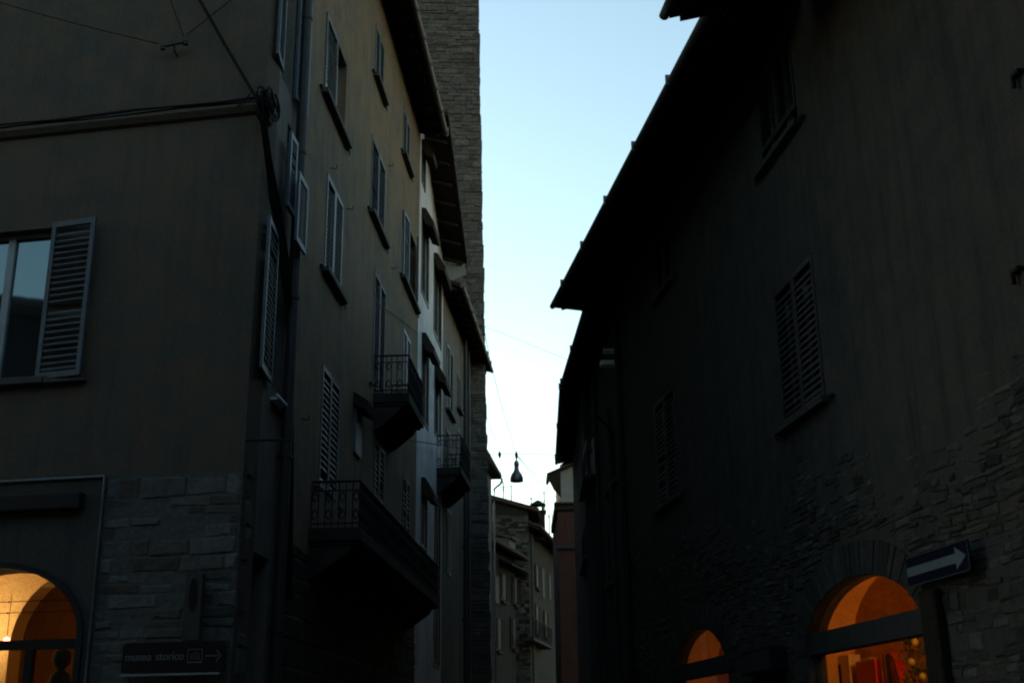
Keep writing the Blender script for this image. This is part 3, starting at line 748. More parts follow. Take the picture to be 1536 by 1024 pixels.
# ================================================================== LEFT: pale house
h3 = thing('pale_house', FS.M, 'pale white plastered narrow house with dark hooded windows in the left row', 'house')
ju3 = FS.at(665, 420)[0]
holes = []
for (xl, yt, yb, xr, yr) in ((633, 318, 440, 643, 400), (651, 385, 500, 662, 470), (633, 505, 630, 643, 560), (652, 552, 650, 662, 600), (632, 722, 900, 640, 800), (633, 215, 275, 638, 260)):
    W2(FS, h3, xl, yt, yb, xr, yr, kind='closed', mat='brownsh', hood=True, hooks=False, sill=None)
W2(FS, h3, 652, 745, 1000, 660, 850, kind='closed', mat='brownsh', hooks=False, sill=None)
zE0 = FS.at(669, 172, .62)[1]; zE1 = FS.at(697, 388, .62)[1]
ue1 = FS.at(697, 388, .62)[0]
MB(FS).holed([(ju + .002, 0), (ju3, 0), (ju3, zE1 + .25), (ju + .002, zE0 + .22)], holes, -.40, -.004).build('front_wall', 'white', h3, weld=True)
MB(FS).prism([(ju + .002, 0), (ju3, 0), (ju3, zE1 + .1), (ju + .002, zE0 + .1)], -7, -.405).build('rear_wall', 'pale2', h3)
roof(FS, h3, ju + .04, ju3 - .02, .66, zE0 + .05, zE1, depth=6, gutter=False)
# pale triangular end of the eave
MB(FS).prismu([(0.0, zE1 + .02), (.58, zE1 + .0), (.62, zE1 - .30), (.05, zE1 - .55)], ju3 - .05, ju3 - .015).build('eave_end_board', 'pale2', h3)
b = MB(FS); b.tube([(ju3 - .0, .62, zE1 - .02), (ju3 + .0, .30, zE1 - .35), (ju3 + .05, .10, zE1 - .7)], .035, 7); b.build('rain_elbow', 'zinc', h3)

# ================================================================== LEFT: grey house with the low eave
o4 = FS.W(ju3, 0, 0)
F4 = Fac(o4.x, o4.y, 4.6, -1)
h4 = thing('grey_house', F4.M, 'grey plastered house with a low black eave next to the stone tower', 'house')
u0e, z0e = F4.at(688, 412, .55); u1e, z1e = F4.at(738, 560, .55); zz4 = (z0e + z1e) / 2
end4 = F4.at(706, 560)[0]
holes = []
for (xl, yt, yb, xr, yr, mt) in ((670, 512, 612, 679, 570, 'blue'), (669, 640, 720, 676, 700, 'brownsh'), (686, 560, 610, 690, 600, 'brownsh'), (686, 640, 690, 691, 680, 'brownsh'), (670, 760, 860, 676, 800, 'brownsh')):
    W2(F4, h4, xl, yt, yb, xr, yr, kind='closed', mat=mt, hooks=False, sill='sill' if yt < 600 else None)
MB(F4).holed([(.002, 0), (end4, 0), (end4, zz4 + .2), (.002, zz4 + .2)], holes, -.40, -.006).build('front_wall', 'grey', h4, weld=True)
MB(F4).box(.002, end4, -7, -.405, 0, zz4 + .1).build('rear_wall', 'grey', h4)
roof(F4, h4, max(-.3, u0e), u1e, .50, zz4, zz4, depth=6)
balcony(F4, h4, 690, 655, 697, 662, 700, .60, u1=F4.at(694, 662, .6)[0] + 1.6)
pipe(F4, h4, F4.at(698, 700, .1)[0], 0, zz4, .06, .1, 'zinc')
pipe(F4, h4, F4.at(704, 700, .1)[0], 0, zz4, .04, .08, 'zinc')

# ================================================================== stone tower
tw = thing('stone_tower', Matrix.Identity(4), 'very tall square medieval stone tower rising behind the left row', 'tower')
TY = F4.W(end4, 0, 0).y + .25
cR0 = unproj(729, 600, TY)
FT = Fac(cR0.x, TY, -92.5, 1)
def at_edge(z): return 0.0
rnd = random.Random(8)
b = MB(FT); z = 0.0
lean = (unproj(719.5, 0, TY).x - unproj(735.5, 850, TY).x) / (unproj(719.5, 0, TY).z - unproj(735.5, 850, TY).z)
zmid = cR0.z
tops = 34.0
while z < tops:
    h = rnd.uniform(.22, .42); j = rnd.uniform(-.035, .035); u0 = -lean * (z - zmid) + j
    b.box(u0, 7.0, -6.5, -.02 + rnd.uniform(-.004, .004), z, z + h - .02)
    b.box(u0 + .03, 6.97, -6.47, -.03, z + h - .0205, z + h + .0005)
    z += h
b.build('tower_wall', 'mortarT', tw)
b = MB(FT)
for kz in range(17):
    za_ = kz * 2.0; u0 = -lean * (za_ + 1 - zmid)
    stones(b, FT, u0, 5.6, za_, za_ + 1.98, .135, .32, -.02, seed=100 + kz, dep=.05, gap=.005, big=.1, rough=1.6)
b.build('stonework', 'stoneT', tw)
for k, zz in enumerate((6.5, 10.2, 15.4, 20.5)):
    MB(FT).box(1.2, 1.32, -.05, .035, zz, zz + .12).build('putlog_hole', 'black', tw)

# ================================================================== LEFT beyond the tower
def far_house(name, label, Y, ptip, pwall, az, length, ov, mat, side=-1, zoff=0, win=True, slope=.3, cat='house', gutter=True, back=6, windows=()):
    """house whose eave ends at picture point ptip; wall line through pwall"""
    e = unproj(*ptip, Y); w = unproj(*pwall, Y)
    f = Fac(w.x, w.y, az, side); ov = ov or abs((e - w).dot(f.n))
    t = thing(name, f.M, label, cat); ze = e.z
    return t, f, ze, ov
t5, F5, ze5, ov5 = far_house('narrow_house', 'dark house just behind the stone tower showing only its pointed eave', 52, (752, 716), (737, 722), 6, 8, None, 'grey')
MB(F5).box(-12, 0.0, -6, 0, 0, ze5 + .2).build('front_wall', 'grey', t5)
roof(F5, t5, -12, .3, ov5, ze5, ze5, depth=5, slope=1.3, gutter=False)
MB(F5).prismu([(-3, ze5 - .02), (ov5 - .02, ze5 - .02), (ov5 - .02, ze5 + .08), (0, ze5 + .08 + ov5 * 1.3), (-3, ze5 + .08 + (ov5 + 3) * 1.3)], .22, .29).build('eave_end_board', 'wood', t5)
b = MB(F5); b.tube([(.25, ov5 + .02, ze5 + .0), (.25, ov5 - .05, ze5 - .22), (.25, .10, ze5 - .45), (.25, .08, ze5 - 1.2), (.25, .08, 0)], .05, 8); b.build('downpipe', 'zinclt', t5)

# (far end)
# far stone house closing the street, gable towards the viewer
GY = 64.0
gl, gr = unproj(700, 741, GY), unproj(792, 766, GY)
FG = Fac(gr.x, GY, -88, 1)
t6 = thing('gable_house', FG.M, 'far stone house closing the street with a sloping roof and chimney', 'house')
wl_ = gr.x - gl.x
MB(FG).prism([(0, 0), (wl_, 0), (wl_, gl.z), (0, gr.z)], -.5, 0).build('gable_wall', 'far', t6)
b = MB(FG); b.hexa([(-.6, .35, gr.z - .10), (wl_, .35, gl.z + .08), (wl_, -8, gl.z + .08), (-.6, -8, gr.z - .10), (-.6, .35, gr.z + .10), (wl_, .35, gl.z + .30), (wl_, -8, gl.z + .30), (-.6, -8, gr.z + .10)])
n = 46
for i in range(n):
    u = -.5 + (wl_ + .4) * i / n; z = gr.z + (gl.z - gr.z) * (u / wl_) + .20
    b.tube([(u, .38, z), (u, -3, z)], .06, 6)
r6 = b.build('roof', 'tile', t6)
# facade that runs off to the right of the gable with its own deep eave
p0, p1 = unproj(792, 775, GY), unproj(838, 800, GY + 12)
azr = math.degrees(math.atan2(p1.x - p0.x, p1.y - p0.y))
FR = Fac(p0.x - .1, GY + .1, azr, -1)
LR = (p1 - p0).length
ze6 = unproj(800, 790, GY).z
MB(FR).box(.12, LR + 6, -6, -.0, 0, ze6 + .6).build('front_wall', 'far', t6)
hroot = None
rr = roof(FR, t6, .1, LR + 3, .8, ze6 - .05, ze6 - .05 , depth=5, slope=.35, gutter=False)
for (x, y0, y1, w) in ((812, 851, 895, 4), (822, 860, 898, 3.5)):
    ua_, zt = FR.at(x, y0); _, zb_ = FR.at(x, y1); ub_, _ = FR.at(x + w, y1)
    wn = MB(FR).box(ua_, ub_, -.0, .05, zb_, zt).build('window', 'sill', t6); MB(FR).box(ua_ + .12, ub_ - .08, .02, .058, zb_ + .1, zt - .1).build('pane', 'curtain', wn)
# chimney with little roof
uc = unproj(807, 775, GY + 3)
fc = plain(uc.x, uc.y); b = MB(fc); w = .78; zt = unproj(807, 768, GY + 3).z; zb_ = zt - 1.6
b.box(-w / 2, w / 2, -w / 2, w / 2, zb_, zt - .05); b.box(-w / 2 - .08, w / 2 + .08, -w / 2 - .08, w / 2 + .08, zt - .05, zt + .05)
for sx in (-1, 1):
    for sy in (-1, 1): b.box(sx * .27 - .06, sx * .27 + .06, sy * .27 - .06, sy * .27 + .06, zt + .05, zt + .38)
b.add([(-.45, -.45, zt + .38), (.45, -.45, zt + .38), (.45, .45, zt + .38), (-.45, .45, zt + .38), (0, 0, zt + .72)], [(0, 1, 2, 3), (0, 1, 4), (1, 2, 4), (2, 3, 4), (3, 0, 4)])
b.build('chimney', 'far', r6)
# lower house in front of it, its eave bowed, on the left side
HY = 56.0
q0, q1 = unproj(728, 790, HY), unproj(792, 838, HY + 7)
azh = math.degrees(math.atan2(q1.x - q0.x, q1.y - q0.y))
FH = Fac(q0.x - .7, q0.y + .3, azh, -1); LH = (q1 - q0).length
t7 = thing('low_house', FH.M, 'low dark house below the far gable with a sagging tiled eave', 'house')
zh = unproj(740, 800, HY).z
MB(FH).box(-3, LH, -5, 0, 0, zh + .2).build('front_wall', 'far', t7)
roof(FH, t7, -3, LH + .2, .75, zh, zh - .25, depth=4.5, slope=.25, gutter=False)
for (x, y0, y1, w) in ((741, 860, 905, 7),):
    ua_, zt = FH.at(x, y0); _, zb_ = FH.at(x, y1); ub_, _ = FH.at(x + w, y1)
    wn = MB(FH).box(ua_, ub_, 0, .05, zb_, zt).build('window', 'wood', t7); MB(FH).box(ua_ + .1, ub_ - .1, .02, .058, zb_ + .1, zt - .1).build('pane', 'curtain', wn)
u_, z_ = FH.at(766, 812, .1)
MB(FH).box(u_ - .5, u_ + .5, -.6, .2, zh + .15, zh + .75).build('dormer', 'grey', t7)
MB(FH).hexa([(u_ - .7, .4, zh + .65), (u_ + .7, .4, zh + .65), (u_ + .7, -.8, zh + 1.0), (u_ - .7, -.8, zh + 1.0), (u_ - .7, .4, zh + .78), (u_ + .7, .4, zh + .78), (u_ + .7, -.8, zh + 1.13), (u_ - .7, -.8, zh + 1.13)]).build('dormer_roof', 'tile', t7)
# weathered stonework and clutter of the far houses
fs2 = stones(MB(FG), FG, .0, wl_, 0, gr.z - .2, .15, .38, .0, seed=61, dep=.05, gap=.01, skip=lambda u, z, a, c, za, zc, rnd: rnd.random() < .25); fs2.build('stonework', 'stoneR', t6)
for (x, y0, y1, w) in ((752, 778, 788, 7), (772, 782, 791, 6)):
    ua_, zt = FG.at(x, y0); _, zb_ = FG.at(x, y1); ub_, _ = FG.at(x + w, y1); ua_, ub_ = min(ua_, ub_), max(ua_, ub_)
    wn = MB(FG).box(ua_, ub_, -.0, .07, zb_, zt).build('window', 'iron', t6)
def far_window(f, root, x, y0, y1, w, mat='bluedk'):
    ua_, zt = f.at(x, y0); _, zb_ = f.at(x, y1); ub_, _ = f.at(x + w, y1); a, c = min(ua_, ub_), max(ua_, ub_)
    wn = MB(f).box(a, c, .0, .04, zb_, zt).build('window', 'wood', root)
    MB(f).box(a + .08, c - .08, .042, .05, zb_ + .1, zt - .08).build('pane', 'black', wn)
    MB(f).box(a - .1, c + .1, .0, .16, zb_ - .14, zb_ - .02).build('sill', 'darkstone', wn)
    shutter(f, a - .04, .4, zb_, zt, .03, .04, 'wood', wn, .14, -1); shutter(f, c + .04, .4, zb_, zt, .03, .04, 'wood', wn, .14, 1)
far_window(FR, t6, 803, 905, 950, 4); far_window(FR, t6, 816, 915, 955, 4)
far_window(FR, t6, 803, 845, 880, 4, 'brownsh')
far_window(FH, t7, 752, 858, 900, 6); far_window(FH, t7, 770, 864, 905, 5, 'brownsh'); far_window(FH, t7, 745, 925, 975, 6, 'brownsh'); far_window(FH, t7, 768, 925, 972, 5)
MB(FH).prismu([(.001, FH.at(760, 845)[1]), (.001, FH.at(760, 845)[1] + .12), (.7, FH.at(760, 845)[1] - .2), (.7, FH.at(760, 845)[1] - .28)], FH.at(748, 845)[0], FH.at(778, 845)[0]).build('awning', 'wood', t7)
a0_, z_ = FR.at(801, 955, .6); a1_, _ = FR.at(829, 965, .6)
bl = MB(FR).box(a0_, a1_, .001, .6, z_ - .15, z_).build('balcony', 'darkstone', t6)
b = MB(FR); railing(b, [(a0_ + .03, .02), (a0_ + .03, .58), (a1_ - .03, .58), (a1_ - .03, .02)], z_, z_ + 1.0, .16, fancy=False); b.build('railing', 'iron', bl)
pipe(FR, t6, FR.at(799, 900, .1)[0], 0, ze6 - .2, .06, .1, 'zinc')
# TV aerials
def antenna(x, yb, yt, Y, arms, label, yaw=0.0):
    p = unproj(x, yb, Y); zt = unproj(x, yt, Y).z; f = plain(p.x, p.y, yaw); t = thing('tv_antenna', f.M, label, 'antenna', 'television aerials on the far roofs')
    MB(f).tube([(0, 0, p.z - .8), (0, 0, zt)], .03, 6).build('mast', 'iron', t)
    for (dz, w, kind) in arms:
        z = zt - dz; b = MB(f); b.tube([(-w, 0, z), (w, 0, z)], .012, 5)
        n = 5
        for i in range(n): xx = -w + 2 * w * i / (n - 1); b.tube([(xx, 0, z - .13 - .03 * i), (xx, 0, z + .13 + .03 * i)], .008, 5) if kind else b.tube([(xx, -.25, z), (xx, .25, z)], .008, 5)
        b.build('dipole_arm', 'iron', t)
    return t
antenna(767, 757, 727, GY + 1, ((.08, .0 + .42, 1), (.65, .3, 0)), 'tall aerial with two crossed arms on the far gable roof')
antenna(755, 752, 722, GY + 1, ((.3, .22, 0),), 'thin bare aerial at the left end of the far gable roof')
antenna(797, 768, 745, GY + 2, ((.1, .3, 0),), 'short aerial just left of the chimney', .4)
antenna(817, 782, 737, GY + 4, ((.05, .16, 1), (.55, .4, 0), (1.35, .45, 1)), 'tallest aerial just right of the chimney', .2)
antenna(824, 788, 772, GY + 5, ((.1, .25, 1),), 'small low aerial right of the tallest one')

# ================================================================== RIGHT: big dark house
aR = unproj(1310, 868, 12.3)
FR1 = Fac(aR.x, aR.y, -7.5, 1)
h8 = thing('dark_house', FR1.M, 'big dark plaster and rubble stone house on the right with a deep black eave', 'house')
E1 = FR1.at(937, 700)[0]
holes = []
def WR(xl, yt, yb, xr, kind='closed', **kw):
    ua_, zt = FR1.at(xl, yt); ub_, zbm = FR1.at(xl + (xr - xl) * 0, yb); ub_ = FR1.ux(xr, (zt + zbm) / 2)
    a, c = min(ua_, ub_), max(ua_, ub_)
    holes.append(window(FR1, h8, a, c, zbm, zt, kind, 'brownsh', 'sill', step=.085, **kw))
WR(1160, 440, 652, 1228)
zs2 = FR1.at(1140, 262)[1]
u_a, u_b = holes[0][0][0], holes[0][1][0]
holes.append(window(FR1, h8, u_a + .02, u_b - .05, zs2, zs2 + 1.55, 'raised', 'brownsh', 'sill', step=.085))
z3a, z3b = FR1.at(988, 600)[1], FR1.at(990, 762)[1]
u3b = FR1.ux(985, (z3a + z3b) / 2); u3a = FR1.ux(1016, (z3a + z3b) / 2)
holes.append(window(FR1, h8, u3a, u3b, z3b, z3a, 'closed', 'brownsh', 'sill', step=.085))
z4b = FR1.at(1000, 430)[1]
holes.append(window(FR1, h8, u3a - .3, u3b - .7, z4b, z4b + 1.15, 'closed', 'brownsh', 'sill', step=.085))
# another one just outside the frame on the right; its hooks are seen
zA = FR1.at(1527, 112)[1]; zB = FR1.at(1531, 402)[1]
for zz, nm in ((zA, 0), (zB, 1)):
    u_ = FR1.ux(1529, zz); holes.append(window(FR1, h8, u_ - 2.2, u_ - .75, zz + .05, zz + 1.75, 'closed', 'brownsh', None, step=.085, hooks=False))
    MB(FR1).box(u_ - .07, u_ + .05, .0, .06, zz - .03, zz + .0).box(u_ + .02, u_ + .05, .03, .06, zz - .12, zz - .03).build('shutter_hook', 'iron', h8)
SR, RI = 2.50, .70
A2c, A2r = .50, 1.52
arches = [arch(A2c, A2r, SR, RI), arch(A2c + 6.15, A2r, SR, RI), ]
zE8 = FR1.at(828, 462, 1.4)[1]
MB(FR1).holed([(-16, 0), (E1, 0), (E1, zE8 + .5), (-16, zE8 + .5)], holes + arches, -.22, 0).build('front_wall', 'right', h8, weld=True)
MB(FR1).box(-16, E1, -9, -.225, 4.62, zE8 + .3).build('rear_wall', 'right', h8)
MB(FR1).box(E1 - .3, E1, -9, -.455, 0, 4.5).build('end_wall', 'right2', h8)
def topR(u): return 4.62 + .10 * max(0, u - 3) - .03 * max(0, -u) + .28 * sin(u * 1.3) + .14 * sin(u * 3.7 + 1)
def sinkR(u, z): return .016 * max(0, 1 - (topR(u) - z) / .7) + .004 * (1 + sin(u * 1.7 + z * 2.3))
def skipR(u, z, a, c, za, zc, rnd):
    top = 4.62 + .10 * max(0, u - 3) - .03 * max(0, -u) + .28 * sin(u * 1.3) + .14 * sin(u * 3.7 + 1)
    if z > top - rnd.uniform(0, .25): return True
    if rnd.random() < .06 + .55 * max(0, 1 - (top - z) / .8) + .20 * (sin(u * 2.1 + z * 3) > .5): return True
    for cc in (A2c, A2c + 6.15):
        if abs(u - cc) < A2r + .30 and z < SR: 
            if c > cc - A2r - .03 and a < cc + A2r + .03: return True
        dx, dz = (u - cc), (z - SR)
        if z >= SR - .2 and (dx / (A2r + .42)) ** 2 + (max(0, dz) / (RI + .42)) ** 2 < 1: return True
    return False
b = stones(MB(FR1), FR1, -8, E1 - .1, 0, 5.6, .066, .19, .0, skip=skipR, seed=33, dep=.024, gap=.004, big=.08, warp=.022, rough=1.5, sink=sinkR)
for cc in (A2c, A2c + 6.15):       # voussoirs
    n = 44; rv = random.Random(int(cc * 10))
    for i in range(n):
        a0, a1 = pi * i / n + .004, pi * (i + 1) / n - .004; o = rv.uniform(.012, .024); e = .36
        P = [(cc + (A2r + .01) * cos(a0), SR + (RI + .01) * sin(a0)), (cc + (A2r + .01) * cos(a1), SR + (RI + .01) * sin(a1)), (cc + (A2r + e) * cos(a1), SR + (RI + e) * sin(a1)), (cc + (A2r + e) * cos(a0), SR + (RI + e) * sin(a0))]
        b.add([(x, -.0, y) for x, y in P] + [(x, o, y) for x, y in P], [(4, 5, 6, 7), (0, 1, 5, 4), (1, 2, 6, 5), (2, 3, 7, 6), (3, 0, 4, 7)], rv.uniform(.1, .5))
b.build('stonework', 'stoneR', h8)
# roofs: deep eave, and the even deeper one of the nearer part
ueR, _ = FR1.at(828, 462, 1.4)
roof(FR1, h8, .18, ueR, 1.09, zE8, zE8, depth=8, slope=.30, brk=1.9, ov1=1.34)
MB(FR1).prismu([(.0, zE8 - .12), (1.36, zE8 + .0), (1.36, zE8 + .12), (.0, zE8 + .56)], ueR - .06, ueR - .02).build('eave_end_board', 'wood', h8)
uN, zN = FR1.at(991, 28, 1.85)
roof(FR1, h8, -16, uN, 1.76, zN, zN, depth=8, slope=.30, brk=1.9)
pipe(FR1, h8, FR1.ux(940, 5, .1), 0, zE8 + .1, .065, .11, 'iron', top=[(FR1.ux(940, 5, .1), .35, zE8 + .25)])
# shop fronts in the arches
def shopfront(cc, nm, mids):
    b = MB(FR1)
    b.box(cc - A2r, cc + A2r, -.19, -.02, SR + .0, SR + .23)
    for u in [cc - A2r + .04, cc + A2r - .04] + mids: b.box(u - .04, u + .04, -.18, -.08, 0, SR)
    s = b.build('shop_window', 'panel', h8)
    MB(FR1).prism(arch(cc, A2r - .02, SR + .24, RI - .28, .1)[0:0] or [(cc - A2r + .02, .1), (cc + A2r - .02, .1), (cc + A2r - .02, SR)] + [(cc + (A2r - .02) * cos(pi * i / 14), SR + (RI - .02) * sin(pi * i / 14)) for i in range(1, 14)] + [(cc - A2r + .02, SR)], -.125, -.12).build('pane', 'clear', s)
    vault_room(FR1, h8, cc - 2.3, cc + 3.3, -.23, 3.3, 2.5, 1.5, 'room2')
    q = FR1.W(cc + 2.9, -.23, 0); fs_ = Fac(q.x, q.y, 82.5, -1)
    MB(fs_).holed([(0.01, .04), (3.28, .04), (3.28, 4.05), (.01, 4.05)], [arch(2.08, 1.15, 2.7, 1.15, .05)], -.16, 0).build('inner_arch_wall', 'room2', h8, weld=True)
shopfront(A2c, 0, []); shopfront(A2c + 6.15, 1, [])
p = FR1.W(A2c + 1.1, -1.6, 2.75)
lamp('ceiling_lamp', FR1.W(A2c - 1.85, -.50, 2.75), 20, (1, .40, .09), .10, 'hidden lamp that lights the vault of the larger right shop arch')
lamp('ceiling_lamp', FR1.W(A2c + 6.15 - 1.85, -.50, 2.75), 9, (1, .40, .09), .10, 'hidden lamp that lights the smaller farther right arch')
# dark box between the arches, pole of the one-way sign
ub1, zt = FR1.at(1122, 966, .1); ub0, zb_ = FR1.at(1172, 1000, .1)
tb = thing('meter_box', FR1.M, 'small black metal box on the stone wall between the two lit right arches', 'box')
MB(FR1).box(ub0, ub1, .03, .22, zb_ - .05, zt - .1).build('box_body', 'iron', tb, bevel=.01)
MB(FR1).box(ub0 + .04, ub1 - .04, .222, .23, zb_ - .01, zt - .14).build('box_door', 'black', tb)

# one-way sign
so_ = .14
u1s, _ = FR1.at(1360, 855, so_); u0s, _ = FR1.at(1454, 830, so_)
z1s = (FR1.at(1360, 838, so_)[1] + FR1.at(1452, 805, so_)[1]) / 2; z0s = (FR1.at(1364, 880, so_)[1] + FR1.at(1455, 856, so_)[1]) / 2
ts = thing('one_way_sign', FR1.M, 'blue one-way street sign with a pale arrow beside the larger right arch', 'sign')
def rrect(a, c, za, zc, r, n=5):
    out = []
    for cx, cz, a0 in ((c - r, zc - r, 0), (a + r, zc - r, 90), (a + r, za + r, 180), (c - r, za + r, 270)):
        for k in range(n): an = R(a0 + 90 * k / (n - 1)); out.append((cx + r * cos(an), cz + r * sin(an)))
    return out
MB(FR1).prism(rrect(u0s, u1s, z0s, z1s, .03), so_ - .012, so_).build('sign_board', 'signblue', ts)
b = MB(FR1); b.holed(rrect(u0s, u1s, z0s, z1s, .03), [rrect(u0s + .012, u1s - .010, z0s + .010, z1s - .010, .022)], so_ + .001, so_ + .008); b.build('sign_rim', 'sill', ts)
zc = (z0s + z1s) / 2; hh = z1s - z0s; L_ = u1s - u0s
ta = u1s - .015; hd = u0s + L_ * .20; tip = u0s + L_ * .045
MB(FR1).prism([(ta, zc - hh * .15), (ta, zc + hh * .15), (hd, zc + hh * .15), (hd, zc + hh * .36), (tip, zc), (hd, zc - hh * .36), (hd, zc - hh * .15)], so_ + .001, so_ + .004).build('arrow', 'signwhite', ts)
up_ = (u0s + u1s) / 2
up_ = FR1.ux(1408, z0s - .3, so_ - .06)
for q, zz in ((u0s + .18, zc), (u1s - .18, zc)):
    b = MB(FR1); b.tube([(q, .0, zz), (q, so_ - .013, zz)], .013, 8).box(q - .05, q + .05, .001, .012, zz - .05, zz + .05).box(q - .02, q + .02, so_ - .03, so_ - .013, zz - .07, zz + .07)
    b.build('wall_bracket', 'cable', ts)
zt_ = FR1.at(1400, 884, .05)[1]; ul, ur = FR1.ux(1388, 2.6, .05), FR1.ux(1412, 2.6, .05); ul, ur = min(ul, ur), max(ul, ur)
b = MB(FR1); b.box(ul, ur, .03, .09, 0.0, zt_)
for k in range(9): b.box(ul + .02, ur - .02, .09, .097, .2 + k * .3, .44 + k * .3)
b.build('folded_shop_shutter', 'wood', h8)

# goods in the larger right shop window
og = -.92; zg0 = 1.95
def ug(x): return FR1.ux(x, 2.5, og)
b = MB(FR1); b.box(A2c - A2r + .05, A2c + A2r - .05, -1.30, -.86, zg0 - .03, zg0)
for u in (A2c - 1.3, A2c + 1.3): b.box(u - .03, u + .03, -1.28, -1.22, .03, zg0 - .03)
for u in (A2c - 1.3, A2c + 1.3): b.box(u - .03, u + .03, -.94, -.88, .03, zg0 - .03)
tag(b.build('display_shelf', 'black'), 'high display shelf behind the glass of the larger right arch', 'shelf')
ztb = FR1.at(1250, 985, og)[1]
ucl, ucr = ug(1234), ug(1273)
bx = thing('cream_box', FR1.M, 'cream upright box with a black slot on the shop shelf', 'box')
MB(FR1).box(ucr, ucl, og - .16, og, zg0, ztb).build('box_body', 'cream', bx, bevel=.004)
us_ = ug(1259); MB(FR1).box(us_ - .035, us_ + .035, og + .001, og + .006, zg0 + .02, ztb - .10).build('slot', 'black', bx)
url, urr = ug(1282), ug(1311); zr = FR1.at(1297, 990, og)[1]
b = MB(FR1); b.box(urr, url, og - .14, og, zg0, zr); o = b.build('red_box', 'redbox', bevel=.01)
tag(o, 'bright red upright box beside the cream box', 'box')
b = MB(FR1); b.box(ucr - .2, ucr + .1, og - .30, og - .18, zg0, zr + .06); tag(b.build('cream_card', 'cream'), 'pale card standing behind the red and cream boxes', 'card')
b = MB(FR1); b.box(urr - .02 , ucr + .0, og - .175, og - .165, zg0, zr - .01); tag(b.build('green_card', 'greenbox'), 'dark green card between the cream box and the red box', 'card')
rnd = random.Random(3)
for k in range(6):
    u = ug(1318 + k * 6); lean_ = (.04, .02, -.01, -.06, -.11, -.16)[k]; ht = zr + (.02, .05, .04, .05, .02, -.03)[k]; w_ = .035
    b = MB(FR1); b.hexa([(u, og - .12, zg0), (u + w_, og - .12, zg0), (u + w_, og - .01, zg0), (u, og - .01, zg0), (u - lean_, og - .12, ht), (u + w_ - lean_, og - .12, ht), (u + w_ - lean_, og - .01, ht), (u - lean_, og - .01, ht)])
    nm = ('orange', 'orange', 'dark green', 'red', 'orange', 'red')[k]; mt = {'orange': 'orangebox', 'red': 'redbox', 'dark green': 'greenbox'}[nm]
    tag(b.build('book', mt), '%s thin book leaning on the shop shelf, %s right of the red box' % (nm, ('first', 'second', 'third', 'fourth', 'fifth', 'sixth')[k]), 'book', 'thin books leaning right of the red box')
tg = thing('garland', FR1.M, 'dark leafy garland with yellow balls at the right of the shop window', 'garland')
rnd = random.Random(12); b = MB(FR1)
for k in range(520):
    u = ug(rnd.uniform(1356, 1400)); z = rnd.uniform(1.96, SR + .25); o = og + rnd.uniform(-.1, .08); s = rnd.uniform(.02, .05)
    a = rnd.uniform(0, 6.28); c_, s_ = cos(a) * s, sin(a) * s; d_ = rnd.uniform(-.02, .02)
    b.add([(u - c_, o, z - s_), (u + s_ * .4, o + d_, z - c_ * .4), (u + c_, o, z + s_), (u - s_ * .4, o - d_, z + c_ * .4)], [(0, 1, 2, 3)])
b.build('foliage', 'leaf', tg)
for (x, y) in ((1367, 992), (1384, 1014), (1372, 962)):
    u, z = FR1.at(x, y, og + .1); MB(FR1).lathe([(0, -.045), (.03, -.03), (.045, 0), (.03, .03), (0, .045)], (u, og + .1, z), 12).build('yellow_ball', 'yellow', tg, smooth=True)

# ================================================================== RIGHT: second house (two bends)
oA = FR1.W(E1, -.02, 0)
FA = Fac(oA.x, oA.y, -3, 1)
h9 = thing('bent_house', FA.M, 'dark tall house bending away behind the right house, wrapped in shadow', 'house')
zA0 = FA.at(874, 472, .75)[1]; uA1, zA1 = FA.at(840, 580, .75); zA_ = (zA0 + zA1) / 2
oB = FA.W(uA1, .20, 0); FB = Fac(oB.x, oB.y, 1.0, 1)
uB1, zB1 = FB.at(833, 695, .55)
holes = []
def WA(f, xl, yt, yb, xr, mat='brownsh'):
    zt = f.at(xl, yt)[1]; zb_ = f.at(xl, yb)[1]; a = f.ux(xl, (zt + zb_) / 2); c = f.ux(xr, (zt + zb_) / 2)
    holes.append(window(f, h9, min(a, c), max(a, c), zb_, zt, 'closed', mat, 'sill', hooks=False, step=.1))
WA(FA, 912, 660, 740, 925); WA(FA, 912, 800, 880, 924); WA(FA, 890, 640, 720, 897)
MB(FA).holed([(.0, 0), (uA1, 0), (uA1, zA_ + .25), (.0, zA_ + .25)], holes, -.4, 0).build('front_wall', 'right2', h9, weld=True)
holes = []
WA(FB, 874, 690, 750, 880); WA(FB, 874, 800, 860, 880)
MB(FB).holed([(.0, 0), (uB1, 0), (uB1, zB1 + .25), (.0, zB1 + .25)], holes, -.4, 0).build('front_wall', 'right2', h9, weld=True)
MB(FA).box(0, uA1, -7, -.405, 0, zA_ + .2).build('rear_wall', 'right2', h9)
MB(FB).box(0, uB1, -7, -.405, 0, zB1 + .2).build('rear_wall', 'right2', h9)
roof(FA, h9, -.1, uA1 + .02, .66, zA_, zA_, depth=6, gutter=True, wave=.012, brk=2.6)
roof(FB, h9, .02, uB1 + .1, .46, zA_, zB1, depth=6, gutter=True, wave=.012, brk=4.1)
pipe(FA, h9, FA.ux(905, 6), 0, zA_, .05, .09, 'zinc'); pipe(FA, h9, FA.ux(925, 6), 0, zA_ - 1.6, .05, .09, 'zinc')
